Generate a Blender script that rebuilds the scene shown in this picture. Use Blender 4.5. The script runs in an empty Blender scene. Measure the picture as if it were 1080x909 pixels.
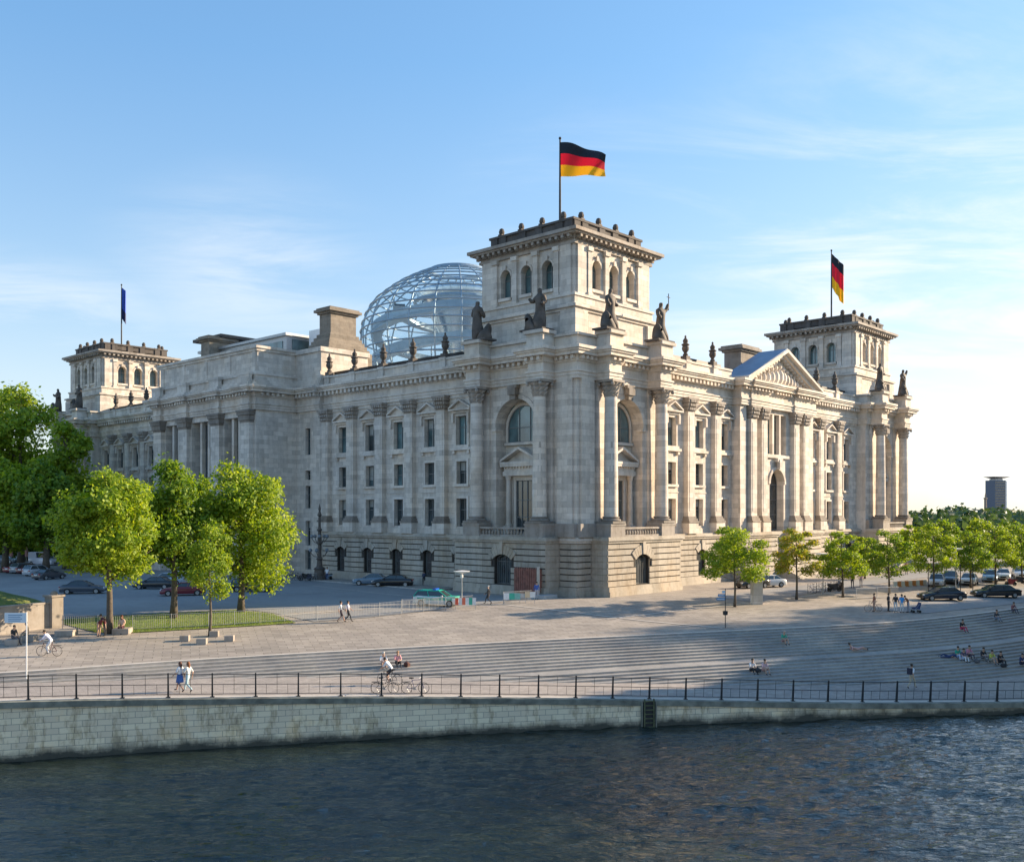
import bpy, bmesh, math, random
from mathutils import Vector, Matrix, noise
R=math.radians; PI=math.pi
random.seed(7)
SC=bpy.context.scene; COL=SC.collection
# ---------- survey frame: the photographer stands at X=0,Z=0; the building's NE corner is the world origin ----------
FPX,Y0,TH,HC,XC=1025.0,540.0,0.821,8.8,6.685
S_,C_=math.sin(TH),math.cos(TH)
def W(X,Z,z=0.0):
    a,b=X-XC,Z-100.0
    return Vector((C_*a+S_*b, -S_*a+C_*b, z))
def camdir(dX,dZ): 
    v=Vector((C_*dX+S_*dZ, -S_*dX+C_*dZ,0)); return math.atan2(v.y,v.x)
# ---------- small library ----------
def link(o,parent=None):
    COL.objects.link(o)
    if parent is not None: o.parent=parent
    return o
def tag(o,label=None,cat=None,group=None,kind=None):
    if label: o['label']=label
    if cat: o['category']=cat
    if group: o['group']=group
    if kind: o['kind']=kind
    return o
def empty(name,loc=(0,0,0),rz=0,label=None,cat=None,group=None,parent=None):
    o=bpy.data.objects.new(name,None); o.empty_display_size=.2
    o.location=loc; o.rotation_euler=(0,0,rz)
    link(o,parent); return tag(o,label,cat,group)
class MB:
    def __init__(s): s.v=[]; s.f=[]; s.m=[]; s.mi=0; s.T=None
    def add(s,vs,fs):
        n=len(s.v)
        if s.T is not None: vs=[s.T@Vector(p) for p in vs]
        s.v+= [tuple(p) for p in vs]; s.f+=[tuple(i+n for i in f) for f in fs]; s.m+=[s.mi]*len(fs)
        return s
    def box(s,x0,x1,y0,y1,z0,z1):
        return s.add([(x0,y0,z0),(x1,y0,z0),(x1,y1,z0),(x0,y1,z0),(x0,y0,z1),(x1,y0,z1),(x1,y1,z1),(x0,y1,z1)],
          [(0,3,2,1),(4,5,6,7),(0,1,5,4),(1,2,6,5),(2,3,7,6),(3,0,4,7)])
    def quad(s,a,b,c,d): return s.add([a,b,c,d],[(0,1,2,3)])
    def tube(s,pts,r,n=6,caps=True):
        pts=[Vector(p) for p in pts]; m=len(pts)
        rs=r if isinstance(r,(list,tuple)) else [r]*m
        vs=[];fs=[]; up=None
        for i,p in enumerate(pts):
            t=(pts[min(i+1,m-1)]-pts[max(i-1,0)])
            if t.length<1e-9: t=Vector((0,0,1))
            t.normalize()
            if up is None: up=Vector((0,0,1)) if abs(t.z)<.9 else Vector((1,0,0))
            a=t.cross(up)
            if a.length<1e-5: a=t.cross(Vector((0,1,.3)))
            a.normalize(); b=t.cross(a).normalized(); up=-b if False else up
            for k in range(n):
                q=2*PI*k/n; vs.append(p+a*math.cos(q)*rs[i]+b*math.sin(q)*rs[i])
        for i in range(m-1):
            for k in range(n): fs.append((i*n+k,i*n+(k+1)%n,(i+1)*n+(k+1)%n,(i+1)*n+k))
        if caps: fs.append(tuple(range(n-1,-1,-1))); fs.append(tuple((m-1)*n+k for k in range(n)))
        return s.add(vs,fs)
    def lathe(s,prof,c=(0,0,0),n=16,mod=None,ang=0.0):
        vs=[];fs=[];m=len(prof)
        for j,(r,z) in enumerate(prof):
            for k in range(n):
                q=2*PI*k/n+ang; rr=r*(mod(q,j) if mod else 1)
                vs.append((c[0]+rr*math.cos(q),c[1]+rr*math.sin(q),c[2]+z))
        for j in range(m-1):
            for k in range(n): fs.append((j*n+k,j*n+(k+1)%n,(j+1)*n+(k+1)%n,(j+1)*n+k))
        fs.append(tuple(range(n-1,-1,-1))); fs.append(tuple((m-1)*n+k for k in range(n)))
        return s.add(vs,fs)
    def blob(s,c,r,sx=1,sy=1,sz=1,n=8,m=6):
        return s.lathe([(max(.001,r*math.sin(PI*j/m)),-r*math.cos(PI*j/m)*sz) for j in range(m+1)],c,n,None)
    def prism(s,poly,y0,y1):          # poly in (x,z), extruded in y
        n=len(poly)
        vs=[(x,y0,z) for x,z in poly]+[(x,y1,z) for x,z in poly]
        return s.add(vs,[tuple(range(n)),tuple(range(2*n-1,n-1,-1))]+[(i,i+n,(i+1)%n+n,(i+1)%n) for i in range(n)])
    def build(s,name,mats,parent=None,smooth=False,loc=None,rz=None,fix=True):
        me=bpy.data.meshes.new(name); me.from_pydata(s.v,[],s.f)
        if not isinstance(mats,(list,tuple)): mats=[mats]
        for m in mats: me.materials.append(m)
        if len(mats)>1: me.polygons.foreach_set('material_index',s.m)
        if fix:
            b=bmesh.new(); b.from_mesh(me); bmesh.ops.recalc_face_normals(b,faces=b.faces); b.to_mesh(me); b.free()
        if smooth:
            me.polygons.foreach_set('use_smooth',[True]*len(me.polygons))
            if smooth!='all':
                try: me.set_sharp_from_angle(angle=R(40))
                except Exception: pass
        me.update()
        o=bpy.data.objects.new(name,me); link(o,parent)
        if loc is not None: o.location=loc
        if rz is not None: o.rotation_euler=(0,0,rz)
        return o
def dup(root,loc=None,rz=None,parent=None,label=None,scale=None):
    r=root.copy(); COL.objects.link(r)
    if parent is not None: r.parent=parent
    if loc is not None: r.location=loc
    if rz is not None: r.rotation_euler=(0,0,rz)
    if label: r['label']=label
    if scale is not None: r.scale=(scale,)*3 if not isinstance(scale,tuple) else scale
    for ch in list(root.children): dup(ch,parent=r)
    return r
# ---------- materials ----------
def newmat(name):
    m=bpy.data.materials.new(name); m.use_nodes=True; nt=m.node_tree
    b=nt.nodes.get('Principled BSDF'); return m,nt,b
def nd(nt,t,**k):
    n=nt.nodes.new(t)
    for a,v in k.items(): setattr(n,a,v)
    return n
def ramp(nt,fac,stops,interp='LINEAR'):
    r=nd(nt,'ShaderNodeValToRGB'); r.color_ramp.interpolation=interp
    e=r.color_ramp.elements
    while len(e)<len(stops): e.new(.5)
    for i,(p,c) in enumerate(stops):
        e[i].position=p; e[i].color=(*c,1) if len(c)==3 else c
    nt.links.new(fac,r.inputs[0]); return r.outputs[0]
def mix(nt,a,b,fac,mode='MIX'):
    m=nd(nt,'ShaderNodeMix',data_type='RGBA',blend_type=mode); m.clamp_factor=True
    for s,v in ((m.inputs[6],a),(m.inputs[7],b),(m.inputs[0],fac)):
        if hasattr(v,'links'): nt.links.new(v,s)
        elif isinstance(v,(tuple,list)): s.default_value=(*v,1)
        else: s.default_value=v
    return m.outputs[2]
def mth(nt,op,a,b=0.0,c=None):
    m=nd(nt,'ShaderNodeMath',operation=op)
    for s,v in zip(m.inputs,(a,b,c)):
        if v is None: continue
        if hasattr(v,'links'): nt.links.new(v,s)
        else: s.default_value=v
    return m.outputs[0]
def noise_t(nt,vec,scale,detail=4,rough=.55,dist=0):
    n=nd(nt,'ShaderNodeTexNoise'); n.inputs['Scale'].default_value=scale; n.inputs['Detail'].default_value=detail
    n.inputs['Roughness'].default_value=rough; n.inputs['Distortion'].default_value=dist
    if vec is not None: nt.links.new(vec,n.inputs['Vector'])
    return n.outputs[0]
def geo_pos(nt): return nd(nt,'ShaderNodeNewGeometry').outputs['Position']
def scaled(nt,vec,s):
    m=nd(nt,'ShaderNodeVectorMath',operation='MULTIPLY'); nt.links.new(vec,m.inputs[0]); m.inputs[1].default_value=s; return m.outputs[0]
def bump(nt,b,h,strength=.3,dist=.05):
    n=nd(nt,'ShaderNodeBump'); n.inputs['Strength'].default_value=strength; n.inputs['Distance'].default_value=dist
    nt.links.new(h,n.inputs['Height']); nt.links.new(n.outputs[0],b.inputs['Normal'])
def plain(name,c,rough=.6,metal=0,var=0.0,vscale=3.0,spec=None,coat=0):
    m,nt,b=newmat(name); b.inputs['Roughness'].default_value=rough; b.inputs['Metallic'].default_value=metal
    if coat: b.inputs['Coat Weight'].default_value=coat; b.inputs['Coat Roughness'].default_value=.05
    if var:
        tc=nd(nt,'ShaderNodeTexCoord').outputs['Object']
        f=noise_t(nt,tc,vscale,5,.6)
        d=tuple(x*(1-var) for x in c); u=tuple(min(1,x*(1+var)) for x in c)
        nt.links.new(ramp(nt,f,[(.3,d),(.7,u)]),b.inputs['Base Color'])
    else: b.inputs['Base Color'].default_value=(*c,1)
    return m
def stone(name,base,brick=(1.3,.62),mortar=.5,stain=.35,warm=.5,rough=.85,dirt_scale=.35,joint=.012):
    m,nt,b=newmat(name); L=nt.links; b.inputs['Roughness'].default_value=rough
    pos=geo_pos(nt); sx=nd(nt,'ShaderNodeSeparateXYZ'); L.new(pos,sx.inputs[0])
    h=mth(nt,'ADD',sx.outputs[0],sx.outputs[1]); cb=nd(nt,'ShaderNodeCombineXYZ'); L.new(h,cb.inputs[0]); L.new(sx.outputs[2],cb.inputs[1])
    br=nd(nt,'ShaderNodeTexBrick'); L.new(cb.outputs[0],br.inputs['Vector']); br.inputs['Scale'].default_value=1
    br.inputs['Brick Width'].default_value=brick[0]; br.inputs['Row Height'].default_value=brick[1]
    br.inputs['Mortar Size'].default_value=joint; br.inputs['Mortar Smooth'].default_value=.3; br.inputs['Bias'].default_value=0
    lo=tuple(x*.77 for x in base); hi=tuple(min(1,x*1.10) for x in base); mo=tuple(x*mortar for x in base)
    br.inputs['Color1'].default_value=(*lo,1); br.inputs['Color2'].default_value=(*hi,1); br.inputs['Mortar'].default_value=(*mo,1)
    # warm / cool block drift
    n1=noise_t(nt,pos,.22,3,.6)
    tint=ramp(nt,n1,[(.3,(.93,.98,1.06)),(.55,(1,1,1)),(.75,(1.10,.97,.82))])
    c=mix(nt,br.outputs[0],tint,warm,'MULTIPLY')
    # vertical weather streaks and blotches
    n2=noise_t(nt,scaled(nt,pos,(1.3,1.3,.16)),1.0,6,.65)
    n3=noise_t(nt,pos,dirt_scale*4,7,.7)
    k=mth(nt,'MULTIPLY',n2,n3)
    dk=ramp(nt,k,[(.20,(1,1,1)),(.34,(.72,.69,.66)),(.5,(.40,.38,.36))])
    c=mix(nt,c,dk,stain,'MULTIPLY')
    L.new(c,b.inputs['Base Color'])
    n4=noise_t(nt,pos,9,5,.7)
    hh=mth(nt,'ADD',mth(nt,'MULTIPLY',br.outputs[1],-1.0),mth(nt,'MULTIPLY',n4,.5))
    bump(nt,b,hh,.35,.03)
    return m
M={}
M['stone']=stone('sandstone_wall',(.69,.615,.53),(1.5,.62),.60,.62)
M['stone_trim']=stone('sandstone_trim',(.70,.625,.54),(2.4,9.0),.75,.65,.6)
M['stone_base']=stone('rusticated_sandstone',(.50,.44,.36),(1.7,9),.5,.7,.8)
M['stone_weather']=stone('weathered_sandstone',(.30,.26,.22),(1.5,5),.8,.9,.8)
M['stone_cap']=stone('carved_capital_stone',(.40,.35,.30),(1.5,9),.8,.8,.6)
M['groove']=plain('recessed_joint',(.05,.043,.036),.9,0,.3,2)
M['stone_dark']=stone('blackened_sandstone',(.115,.10,.09),(1.5,9),.8,.8,.5)
M['stone_brown']=stone('brown_pylon_stone',(.28,.235,.185),(1.2,.5),.6,.7,.6)
M['statue']=plain('dark_statue_stone',(.105,.085,.07),.75,0,.5,1.6)
M['dark']=plain('recess_shade_paint',(.02,.022,.025),.6)
M['frame']=plain('grey_window_frame',(.16,.17,.17),.5)
M['lframe']=plain('pale_window_frame',(.45,.46,.44),.5)
M['roofm']=plain('zinc_roof',(.20,.27,.36),.5,.2,.15,.8)
M['roof_flat']=plain('roof_gravel',(.22,.22,.22),.9,0,.3,.7)
M['blackmetal']=plain('black_metal',(.018,.02,.022),.45,.4,.2,4)
M['rail']=plain('railing_paint',(.035,.038,.042),.5,.5,.3,3)
M['galv']=plain('galvanised_steel',(.38,.39,.40),.45,.6,.15,4)
M['white']=plain('white_paint',(.75,.76,.76),.5,0,.06,3)
M['domesteel']=plain('dome_steel',(.34,.42,.48),.4,.4,.1,1)
def glass_pane(name,c,rough=.06,spec=.9,var=.5,sc=.35):
    m,nt,b=newmat(name); b.inputs['Roughness'].default_value=rough; b.inputs['IOR'].default_value=1.75
    pos=geo_pos(nt); f=noise_t(nt,pos,sc,2,.5)
    d=tuple(x*(1-var) for x in c); u=tuple(min(1,x*(1+var)) for x in c)
    nt.links.new(ramp(nt,f,[(.35,d),(.65,u)]),b.inputs['Base Color'])
    w=noise_t(nt,pos,1.1,2,.5); bump(nt,b,w,.12,.02)
    return m
M['glass']=glass_pane('window_glass',(.045,.06,.065))
M['glass_sky_paint']=glass_pane('window_glass_painted_sky',(.10,.17,.18),.04)  # lighter teal base colour paints sky reflection into the panes
M['blind']=plain('window_blind',(.34,.35,.33),.35,0,.15,2)
M['glass_red']=glass_pane('dark_red_door_glass',(.06,.035,.03),.15)
m,nt,b=newmat('dome_glass'); M['domeglass']=m
b.inputs['Base Color'].default_value=(.55,.72,.85,1); b.inputs['Roughness'].default_value=.05
tr=nd(nt,'ShaderNodeBsdfTransparent'); tr.inputs[0].default_value=(.90,.96,.99,1); mx=nd(nt,'ShaderNodeMixShader'); mx.inputs[0].default_value=.15
nt.links.new(tr.outputs[0],mx.inputs[1]); nt.links.new(b.outputs[0],mx.inputs[2]); nt.links.new(mx.outputs[0],nt.nodes['Material Output'].inputs[0])
m,nt,b=newmat('mirror_cone'); M['mirror']=m; b.inputs['Metallic'].default_value=1; b.inputs['Roughness'].default_value=.2; b.inputs['Base Color'].default_value=(.7,.75,.8,1)
# paving
def paving(name,base,tile,rot=0.0,var=.12,joint=.6,patch=.25,ms=.012):
    m,nt,b=newmat(name); L=nt.links; b.inputs['Roughness'].default_value=.88
    pos=geo_pos(nt); mp=nd(nt,'ShaderNodeMapping'); L.new(pos,mp.inputs[0]); mp.inputs['Rotation'].default_value=(0,0,rot)
    br=nd(nt,'ShaderNodeTexBrick'); L.new(mp.outputs[0],br.inputs['Vector']); br.inputs['Scale'].default_value=1
    br.inputs['Brick Width'].default_value=tile[0]; br.inputs['Row Height'].default_value=tile[1]; br.inputs['Mortar Size'].default_value=ms
    br.inputs['Color1'].default_value=(*[x*(1-var) for x in base],1); br.inputs['Color2'].default_value=(*[x*(1+var) for x in base],1)
    br.inputs['Mortar'].default_value=(*[x*joint for x in base],1)
    n1=noise_t(nt,pos,.12,6,.65); c=mix(nt,br.outputs[0],ramp(nt,n1,[(.3,(.72,.72,.74)),(.6,(1.05,1.03,1.0))]),patch*3,'MULTIPLY')
    n2=noise_t(nt,pos,1.5,6,.7); c=mix(nt,c,ramp(nt,n2,[(.35,(.75,.75,.75)),(.6,(1.05,1.05,1.05))]),.5,'MULTIPLY')
    L.new(c,b.inputs['Base Color']); bump(nt,b,mth(nt,'ADD',br.outputs[1],n2),.15,.01)
    return m
M['plaza']=paving('plaza_paving',(.37,.325,.28),(1.2,.6),.5,.15,.5,.32,.022)
M['prom']=paving('promenade_paving',(.36,.32,.29),(.6,.3),.25)
M['asphalt']=paving('asphalt',(.29,.288,.285),(40,40),0,.02,1,.3)
M['kerb']=plain('kerb_stone',(.45,.42,.38),.8,0,.2,1)
M['line']=plain('pale_paving_band',(.55,.50,.44),.8,0,.12,1)
M['step']=None
m,nt,b=newmat('step_stone'); M['step']=m; b.inputs['Roughness'].default_value=.85
pos=geo_pos(nt); n1=noise_t(nt,pos,.25,5,.65); n2=noise_t(nt,pos,2.5,6,.7); sx=nd(nt,'ShaderNodeSeparateXYZ'); nt.links.new(pos,sx.inputs[0])
vc=nd(nt,'ShaderNodeTexVoronoi'); vc.inputs['Scale'].default_value=.55; nt.links.new(scaled(nt,pos,(1,1,4)),vc.inputs['Vector'])
c=ramp(nt,n1,[(.3,(.27,.26,.25)),(.7,(.40,.38,.355))]); c=mix(nt,c,ramp(nt,n2,[(.3,(.7,.7,.7)),(.65,(1.08,1.08,1.08))]),.7,'MULTIPLY')
c=mix(nt,c,mix(nt,(.86,.86,.88),(1.08,1.06,1.0),vc.outputs['Color']),.8,'MULTIPLY')
nt.links.new(c,b.inputs['Base Color']); bump(nt,b,n2,.2,.02)
# quay wall stone : pale courses, stains from the coping, dark wet foot
m,nt,b=newmat('quay_stone'); M['quay']=m; L=nt.links; b.inputs['Roughness'].default_value=.8
pos=geo_pos(nt); mp=nd(nt,'ShaderNodeMapping'); L.new(pos,mp.inputs[0]); mp.inputs['Rotation'].default_value=(0,0,TH-.22)
sx=nd(nt,'ShaderNodeSeparateXYZ'); L.new(mp.outputs[0],sx.inputs[0]); cb=nd(nt,'ShaderNodeCombineXYZ'); L.new(sx.outputs[0],cb.inputs[0]); L.new(sx.outputs[2],cb.inputs[1])
br=nd(nt,'ShaderNodeTexBrick'); L.new(cb.outputs[0],br.inputs['Vector']); br.inputs['Scale'].default_value=1
br.inputs['Brick Width'].default_value=.78; br.inputs['Row Height'].default_value=.335; br.inputs['Mortar Size'].default_value=.016; br.inputs['Mortar Smooth'].default_value=.2
br.inputs['Color1'].default_value=(.68,.575,.43,1); br.inputs['Color2'].default_value=(.84,.72,.52,1); br.inputs['Mortar'].default_value=(.33,.30,.25,1)
n1=noise_t(nt,pos,.35,4,.6); c=mix(nt,br.outputs[0],ramp(nt,n1,[(.35,(.92,.94,.92)),(.55,(1,1,.97)),(.7,(1.15,.98,.72))]),.7,'MULTIPLY')
n2=noise_t(nt,scaled(nt,pos,(1.2,1.2,.45)),1.1,6,.7); c=mix(nt,c,ramp(nt,n2,[(.50,(1,1,1)),(.60,(.66,.62,.55)),(.70,(.36,.34,.30))]),.85,'MULTIPLY')
sz=nd(nt,'ShaderNodeSeparateXYZ'); L.new(pos,sz.inputs[0])
wet=mth(nt,'ADD',sz.outputs[2],mth(nt,'MULTIPLY',noise_t(nt,pos,.8,5,.6),-.7))
wet=nd(nt,'ShaderNodeMapRange'); 
wv=mth(nt,'ADD',sz.outputs[2],mth(nt,'MULTIPLY',noise_t(nt,pos,.55,7,.72),-1.2))
L.new(wv,wet.inputs[0]); wet.inputs[1].default_value=-5.1; wet.inputs[2].default_value=-4.6
c=mix(nt,mix(nt,(.035,.035,.03),(.09,.085,.06),n2),c,wet.outputs[0]); L.new(c,b.inputs['Base Color'])
bump(nt,b,mth(nt,'ADD',mth(nt,'MULTIPLY',br.outputs[1],-1),n2),.4,.04)
M['coping']=plain('mossy_coping',(.19,.19,.155),.85,0,.5,1.2)
# grass
m,nt,b=newmat('grass'); M['grass']=m; b.inputs['Roughness'].default_value=.9
pos=geo_pos(nt); n1=noise_t(nt,pos,.7,8,.75); n2=noise_t(nt,pos,14,3,.7)
c=ramp(nt,n1,[(.3,(.07,.11,.015)),(.5,(.14,.18,.03)),(.7,(.27,.25,.07))]); c=mix(nt,c,ramp(nt,n2,[(.3,(.5,.5,.5)),(.7,(1.3,1.3,1.3))]),.7,'MULTIPLY')
nt.links.new(c,b.inputs['Base Color']); bump(nt,b,n2,.8,.08)
# water
m,nt,b=newmat('river_water'); M['water']=m; L=nt.links
b.inputs['Base Color'].default_value=(.012,.020,.014,1); b.inputs['Roughness'].default_value=.04; b.inputs['IOR'].default_value=1.62
pos=geo_pos(nt); mp=nd(nt,'ShaderNodeMapping'); L.new(pos,mp.inputs[0]); mp.inputs['Rotation'].default_value=(0,0,TH); wv_=scaled(nt,mp.outputs[0],(.42,1.15,1))
a=noise_t(nt,wv_,1.4,3,.5,.5); c2=noise_t(nt,wv_,5.0,4,.60,.4); d=noise_t(nt,pos,.10,2,.5)
h=mth(nt,'ADD',mth(nt,'MULTIPLY',a,1.0),mth(nt,'MULTIPLY',c2,.42))
h=mth(nt,'MULTIPLY',h,mth(nt,'ADD',d,.35)); bump(nt,b,h,1.0,.30)
# leaves
def leafmat(name,a,b_,c_,trans=.45):
    m,nt,b=newmat(name); L=nt.links
    g=nd(nt,'ShaderNodeNewGeometry'); 
    n=noise_t(nt,g.outputs['Position'],.55,3,.6)
    f=mth(nt,'ADD',mth(nt,'MULTIPLY',g.outputs['Random Per Island'],.5),mth(nt,'MULTIPLY',n,.5))
    c=ramp(nt,f,[(.25,a),(.5,b_),(.75,c_)])
    L.new(c,b.inputs['Base Color']); b.inputs['Roughness'].default_value=.55
    t=nd(nt,'ShaderNodeBsdfTranslucent'); L.new(mix(nt,c,(1.25,1.15,.45),1.0,'MULTIPLY'),t.inputs[0])
    mx=nd(nt,'ShaderNodeMixShader'); mx.inputs[0].default_value=trans
    L.new(b.outputs[0],mx.inputs[1]); L.new(t.outputs[0],mx.inputs[2]); L.new(mx.outputs[0],nt.nodes['Material Output'].inputs[0])
    return m
M['leaf_bright']=leafmat('leaves_bright',(.13,.23,.013),(.25,.37,.022),(.42,.50,.05),.5)
M['leaf_mid']=leafmat('leaves_mid',(.09,.19,.016),(.18,.30,.024),(.32,.41,.045),.5)
M['leaf_dark']=leafmat('leaves_dark',(.07,.16,.016),(.13,.24,.022),(.26,.34,.045),.5)
M['leaf_autumn']=leafmat('leaves_turning',(.17,.27,.02),(.32,.36,.03),(.46,.34,.05),.5)
M['leaf_far']=leafmat('leaves_far',(.035,.075,.04),(.05,.10,.045),(.085,.14,.05),.3)
M['bark']=plain('bark',(.10,.08,.06),.9,0,.4,5)
# ================= PARLIAMENT BUILDING =================
LU,LV=129.7,87.1
PB=empty('parliament_building',(0,0,0),0,'huge pale sandstone parliament building with four corner towers and a glass dome','building')
class Fc:
    def __init__(s,k,off=0): s.k=k; s.off=off
    def p(s,a,d,z):
        k=s.k; d=d+s.off
        if k=='EA': return (-d,a,z)
        if k=='EB': return (-d,LU-a,z)
        if k=='NA': return (a,-d,z)
        return (LV-a,-d,z)
EA,EB,NA,NB=Fc('EA'),Fc('EB'),Fc('NA'),Fc('NB'); NP=Fc('NA',-.5)
def fb(mb,F,s0,s1,d0,d1,z0,z1):
    a=F.p(s0,d0,z0); b=F.p(s1,d1,z1)
    return mb.box(min(a[0],b[0]),max(a[0],b[0]),min(a[1],b[1]),max(a[1],b[1]),z0,z1)
def arc(a,b,e,rise,n=12):
    c=(a+b)/2; h=(b-a)/2
    if rise>=h-1e-6: r=h; zc=e-h
    else: r=(h*h+rise*rise)/(2*rise); zc=e-r
    q0=math.asin(min(1,h/r)); out=[]
    for i in range(n+1):
        q=-q0+2*q0*i/n; out.append((c+r*math.sin(q),zc+r*math.cos(q)))
    return out
def wall(mb,F,s0,s1,z0,z1,d,holes,back):
    ss=sorted({s0,s1,*[h[0] for h in holes],*[h[1] for h in holes]}); zs=sorted({z0,z1,*[h[2] for h in holes],*[h[3] for h in holes]})
    ss=[x for x in ss if s0<=x<=s1]; zs=[x for x in zs if z0<=x<=z1]
    for i in range(len(ss)-1):
        for j in range(len(zs)-1):
            cs,cz=(ss[i]+ss[i+1])/2,(zs[j]+zs[j+1])/2
            if any(h[0]<cs<h[1] and h[2]<cz<h[3] for h in holes): continue
            mb.quad(F.p(ss[i],d,zs[j]),F.p(ss[i+1],d,zs[j]),F.p(ss[i+1],d,zs[j+1]),F.p(ss[i],d,zs[j+1]))
    for h in holes:
        a,b,c,e=h[:4]; rise=h[4] if len(h)>4 else 0; top=e-rise
        mb.quad(F.p(a,d,c),F.p(a,back,c),F.p(a,back,top),F.p(a,d,top)); mb.quad(F.p(b,d,c),F.p(b,back,c),F.p(b,back,top),F.p(b,d,top))
        if c>z0+.01: mb.quad(F.p(a,d,c),F.p(b,d,c),F.p(b,back,c),F.p(a,back,c))
        if rise:
            pts=arc(a,b,e,rise)
            for (p0,q0),(p1,q1) in zip(pts,pts[1:]):
                mb.quad(F.p(p0,d,q0),F.p(p1,d,q1),F.p(p1,back,q1),F.p(p0,back,q0))
                mb.quad(F.p(p0,d,q0),F.p(p1,d,q1),F.p(p1,d,e),F.p(p0,d,e))
        else: mb.quad(F.p(a,d,e),F.p(b,d,e),F.p(b,back,e),F.p(a,back,e))
def arch_ring(mb,F,a,b,e,rise,w,d0,d1,n=12):
    pi=arc(a,b,e,rise,n); po=arc(a-w,b+w,e+w,rise+w if rise>=(b-a)/2-1e-6 else rise*1.12,n)
    vs=[];fs=[]
    for (x,z),(X,Z) in zip(pi,po):
        vs+=[F.p(x,d0,z),F.p(x,d1,z),F.p(X,d1,Z),F.p(X,d0,Z)]
    for i in range(n):
        for k in range(4): fs.append((i*4+k,i*4+(k+1)%4,(i+1)*4+(k+1)%4,(i+1)*4+k))
    fs+= [(0,1,2,3),(n*4,n*4+3,n*4+2,n*4+1)]
    mb.add(vs,fs)
def gable(mb,F,s0,s1,z0,z1,d0,d1,th=.22):
    # raking cornices and tympanum of a small pediment
    c=(s0+s1)/2
    def pr(poly,da,db):
        n=len(poly); vs=[F.p(x,da,z) for x,z in poly]+[F.p(x,db,z) for x,z in poly]
        mb.add(vs,[tuple(range(n)),tuple(range(2*n-1,n-1,-1))]+[(i,i+n,(i+1)%n+n,(i+1)%n) for i in range(n)])
    pr([(s0,z0),(s1,z0),(s1,z0+th),(s0,z0+th)],d0,d1)
    pr([(s0,z0+th),(c,z1-th),(c,z1),(s0,z0+th*1.9)],d0,d1); pr([(c,z1-th),(s1,z0+th),(s1,z0+th*1.9),(c,z1)],d0,d1)
    pr([(s0+.15,z0+th),(s1-.15,z0+th),(c,z1-th*.9)],d0,d0+(d1-d0)*.35)
STONE_T,FRM=0,1
def window(F,a,b,z0,z1,back,front,rise=0,mull=1,trans=(.62,),sur=.28,prouds=.12,ped=False,sill=True,glass='glass',key=False,name='window',dark=True,bars=0):
    mb=MB()
    # stone surround
    if sur:
        top=z1-rise
        fb(mb,F,a-sur,a,front,front+prouds,z0,top); fb(mb,F,b,b+sur,front,front+prouds,z0,top)
        if rise: arch_ring(mb,F,a,b,z1,rise,sur,front,front+prouds)
        else: fb(mb,F,a-sur,b+sur,front,front+prouds,z1,z1+sur)
    if sill: fb(mb,F,a-sur-.12,b+sur+.12,front,front+prouds+.16,z0-.3,z0-.003)
    if ped:
        fb(mb,F,a-.55,b+.55,front+.003,front+.3,z1+.32,z1+.62)
        gable(mb,F,a-.85,b+.85,z1+.62,z1+1.95,front+.003,front+.62,.2)
        for s in (a-.5,b+.2): fb(mb,F,s,s+.3,front+.004,front+.42,z1-.75,z1+.315)
        fb(mb,F,a-.75,b+.75,front,front+.4,z0-.62,z0-.31)
        for s in (a-.5,b+.1): fb(mb,F,s,s+.4,front,front+.3,z0-1.0,z0-.63)
    mb.mi=FRM
    fw=.09; g=back+.10
    fb(mb,F,a,a+fw,back,g,z0,z1-rise); fb(mb,F,b-fw,b,back,g,z0,z1-rise); fb(mb,F,a+fw,b-fw,back,g,z0,z0+fw)
    if rise: arch_ring(mb,F,a+fw,b-fw,z1-fw,rise-fw if rise>=(b-a)/2-1e-6 else rise*.9,fw,back,g)
    else: fb(mb,F,a+fw,b-fw,back,g,z1-fw,z1)
    zt=z1-fw-(.0 if not rise else rise*.05)
    for i in range(mull):
        c=a+(b-a)*(i+1)/(mull+1)
        zz=zt if not rise else max(p[1] for p in arc(a,b,z1,rise,24) if abs(p[0]-c)<(b-a)/20+.01)-fw
        fb(mb,F,c-.04,c+.04,back,g-.02,z0+fw,zz)
    for t in trans: fb(mb,F,a+fw,b-fw,back,g-.03,z0+(z1-z0)*t-.04,z0+(z1-z0)*t+.04)
    for i in range(bars):
        c=a+fw+(b-a-2*fw)*(i+.5)/bars; fb(mb,F,c-.02,c+.02,g+.15,g+.19,z0,z1-rise*.9)
    o=mb.build(name,[M['stone_trim'],M['frame']],PB)
    if sur and not rise and random.random()<.38:
        fr_h=random.uniform(.25,.7); bl=MB(); fb(bl,F,a+fw,b-fw,back+.004,back+.012,z1-fw-(z1-z0)*fr_h,z1-fw); bl.build('blind',M['blind'],o)
    pm=MB(); e=.03; fb(pm,F,a-e,b+e,back-.06,back-.005,z0-e,z1+e); pm.build('pane',M[glass],o)
    return o
def dentils(mb,F,s0,s1,d0,d1,z0,z1,w=.36,p=.8):
    n=max(1,round((s1-s0)/p)); st=(s1-s0)/n
    for i in range(n): c=s0+(i+.5)*st; fb(mb,F,c-w/2,c+w/2,d0,d1,z0,z1)
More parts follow.
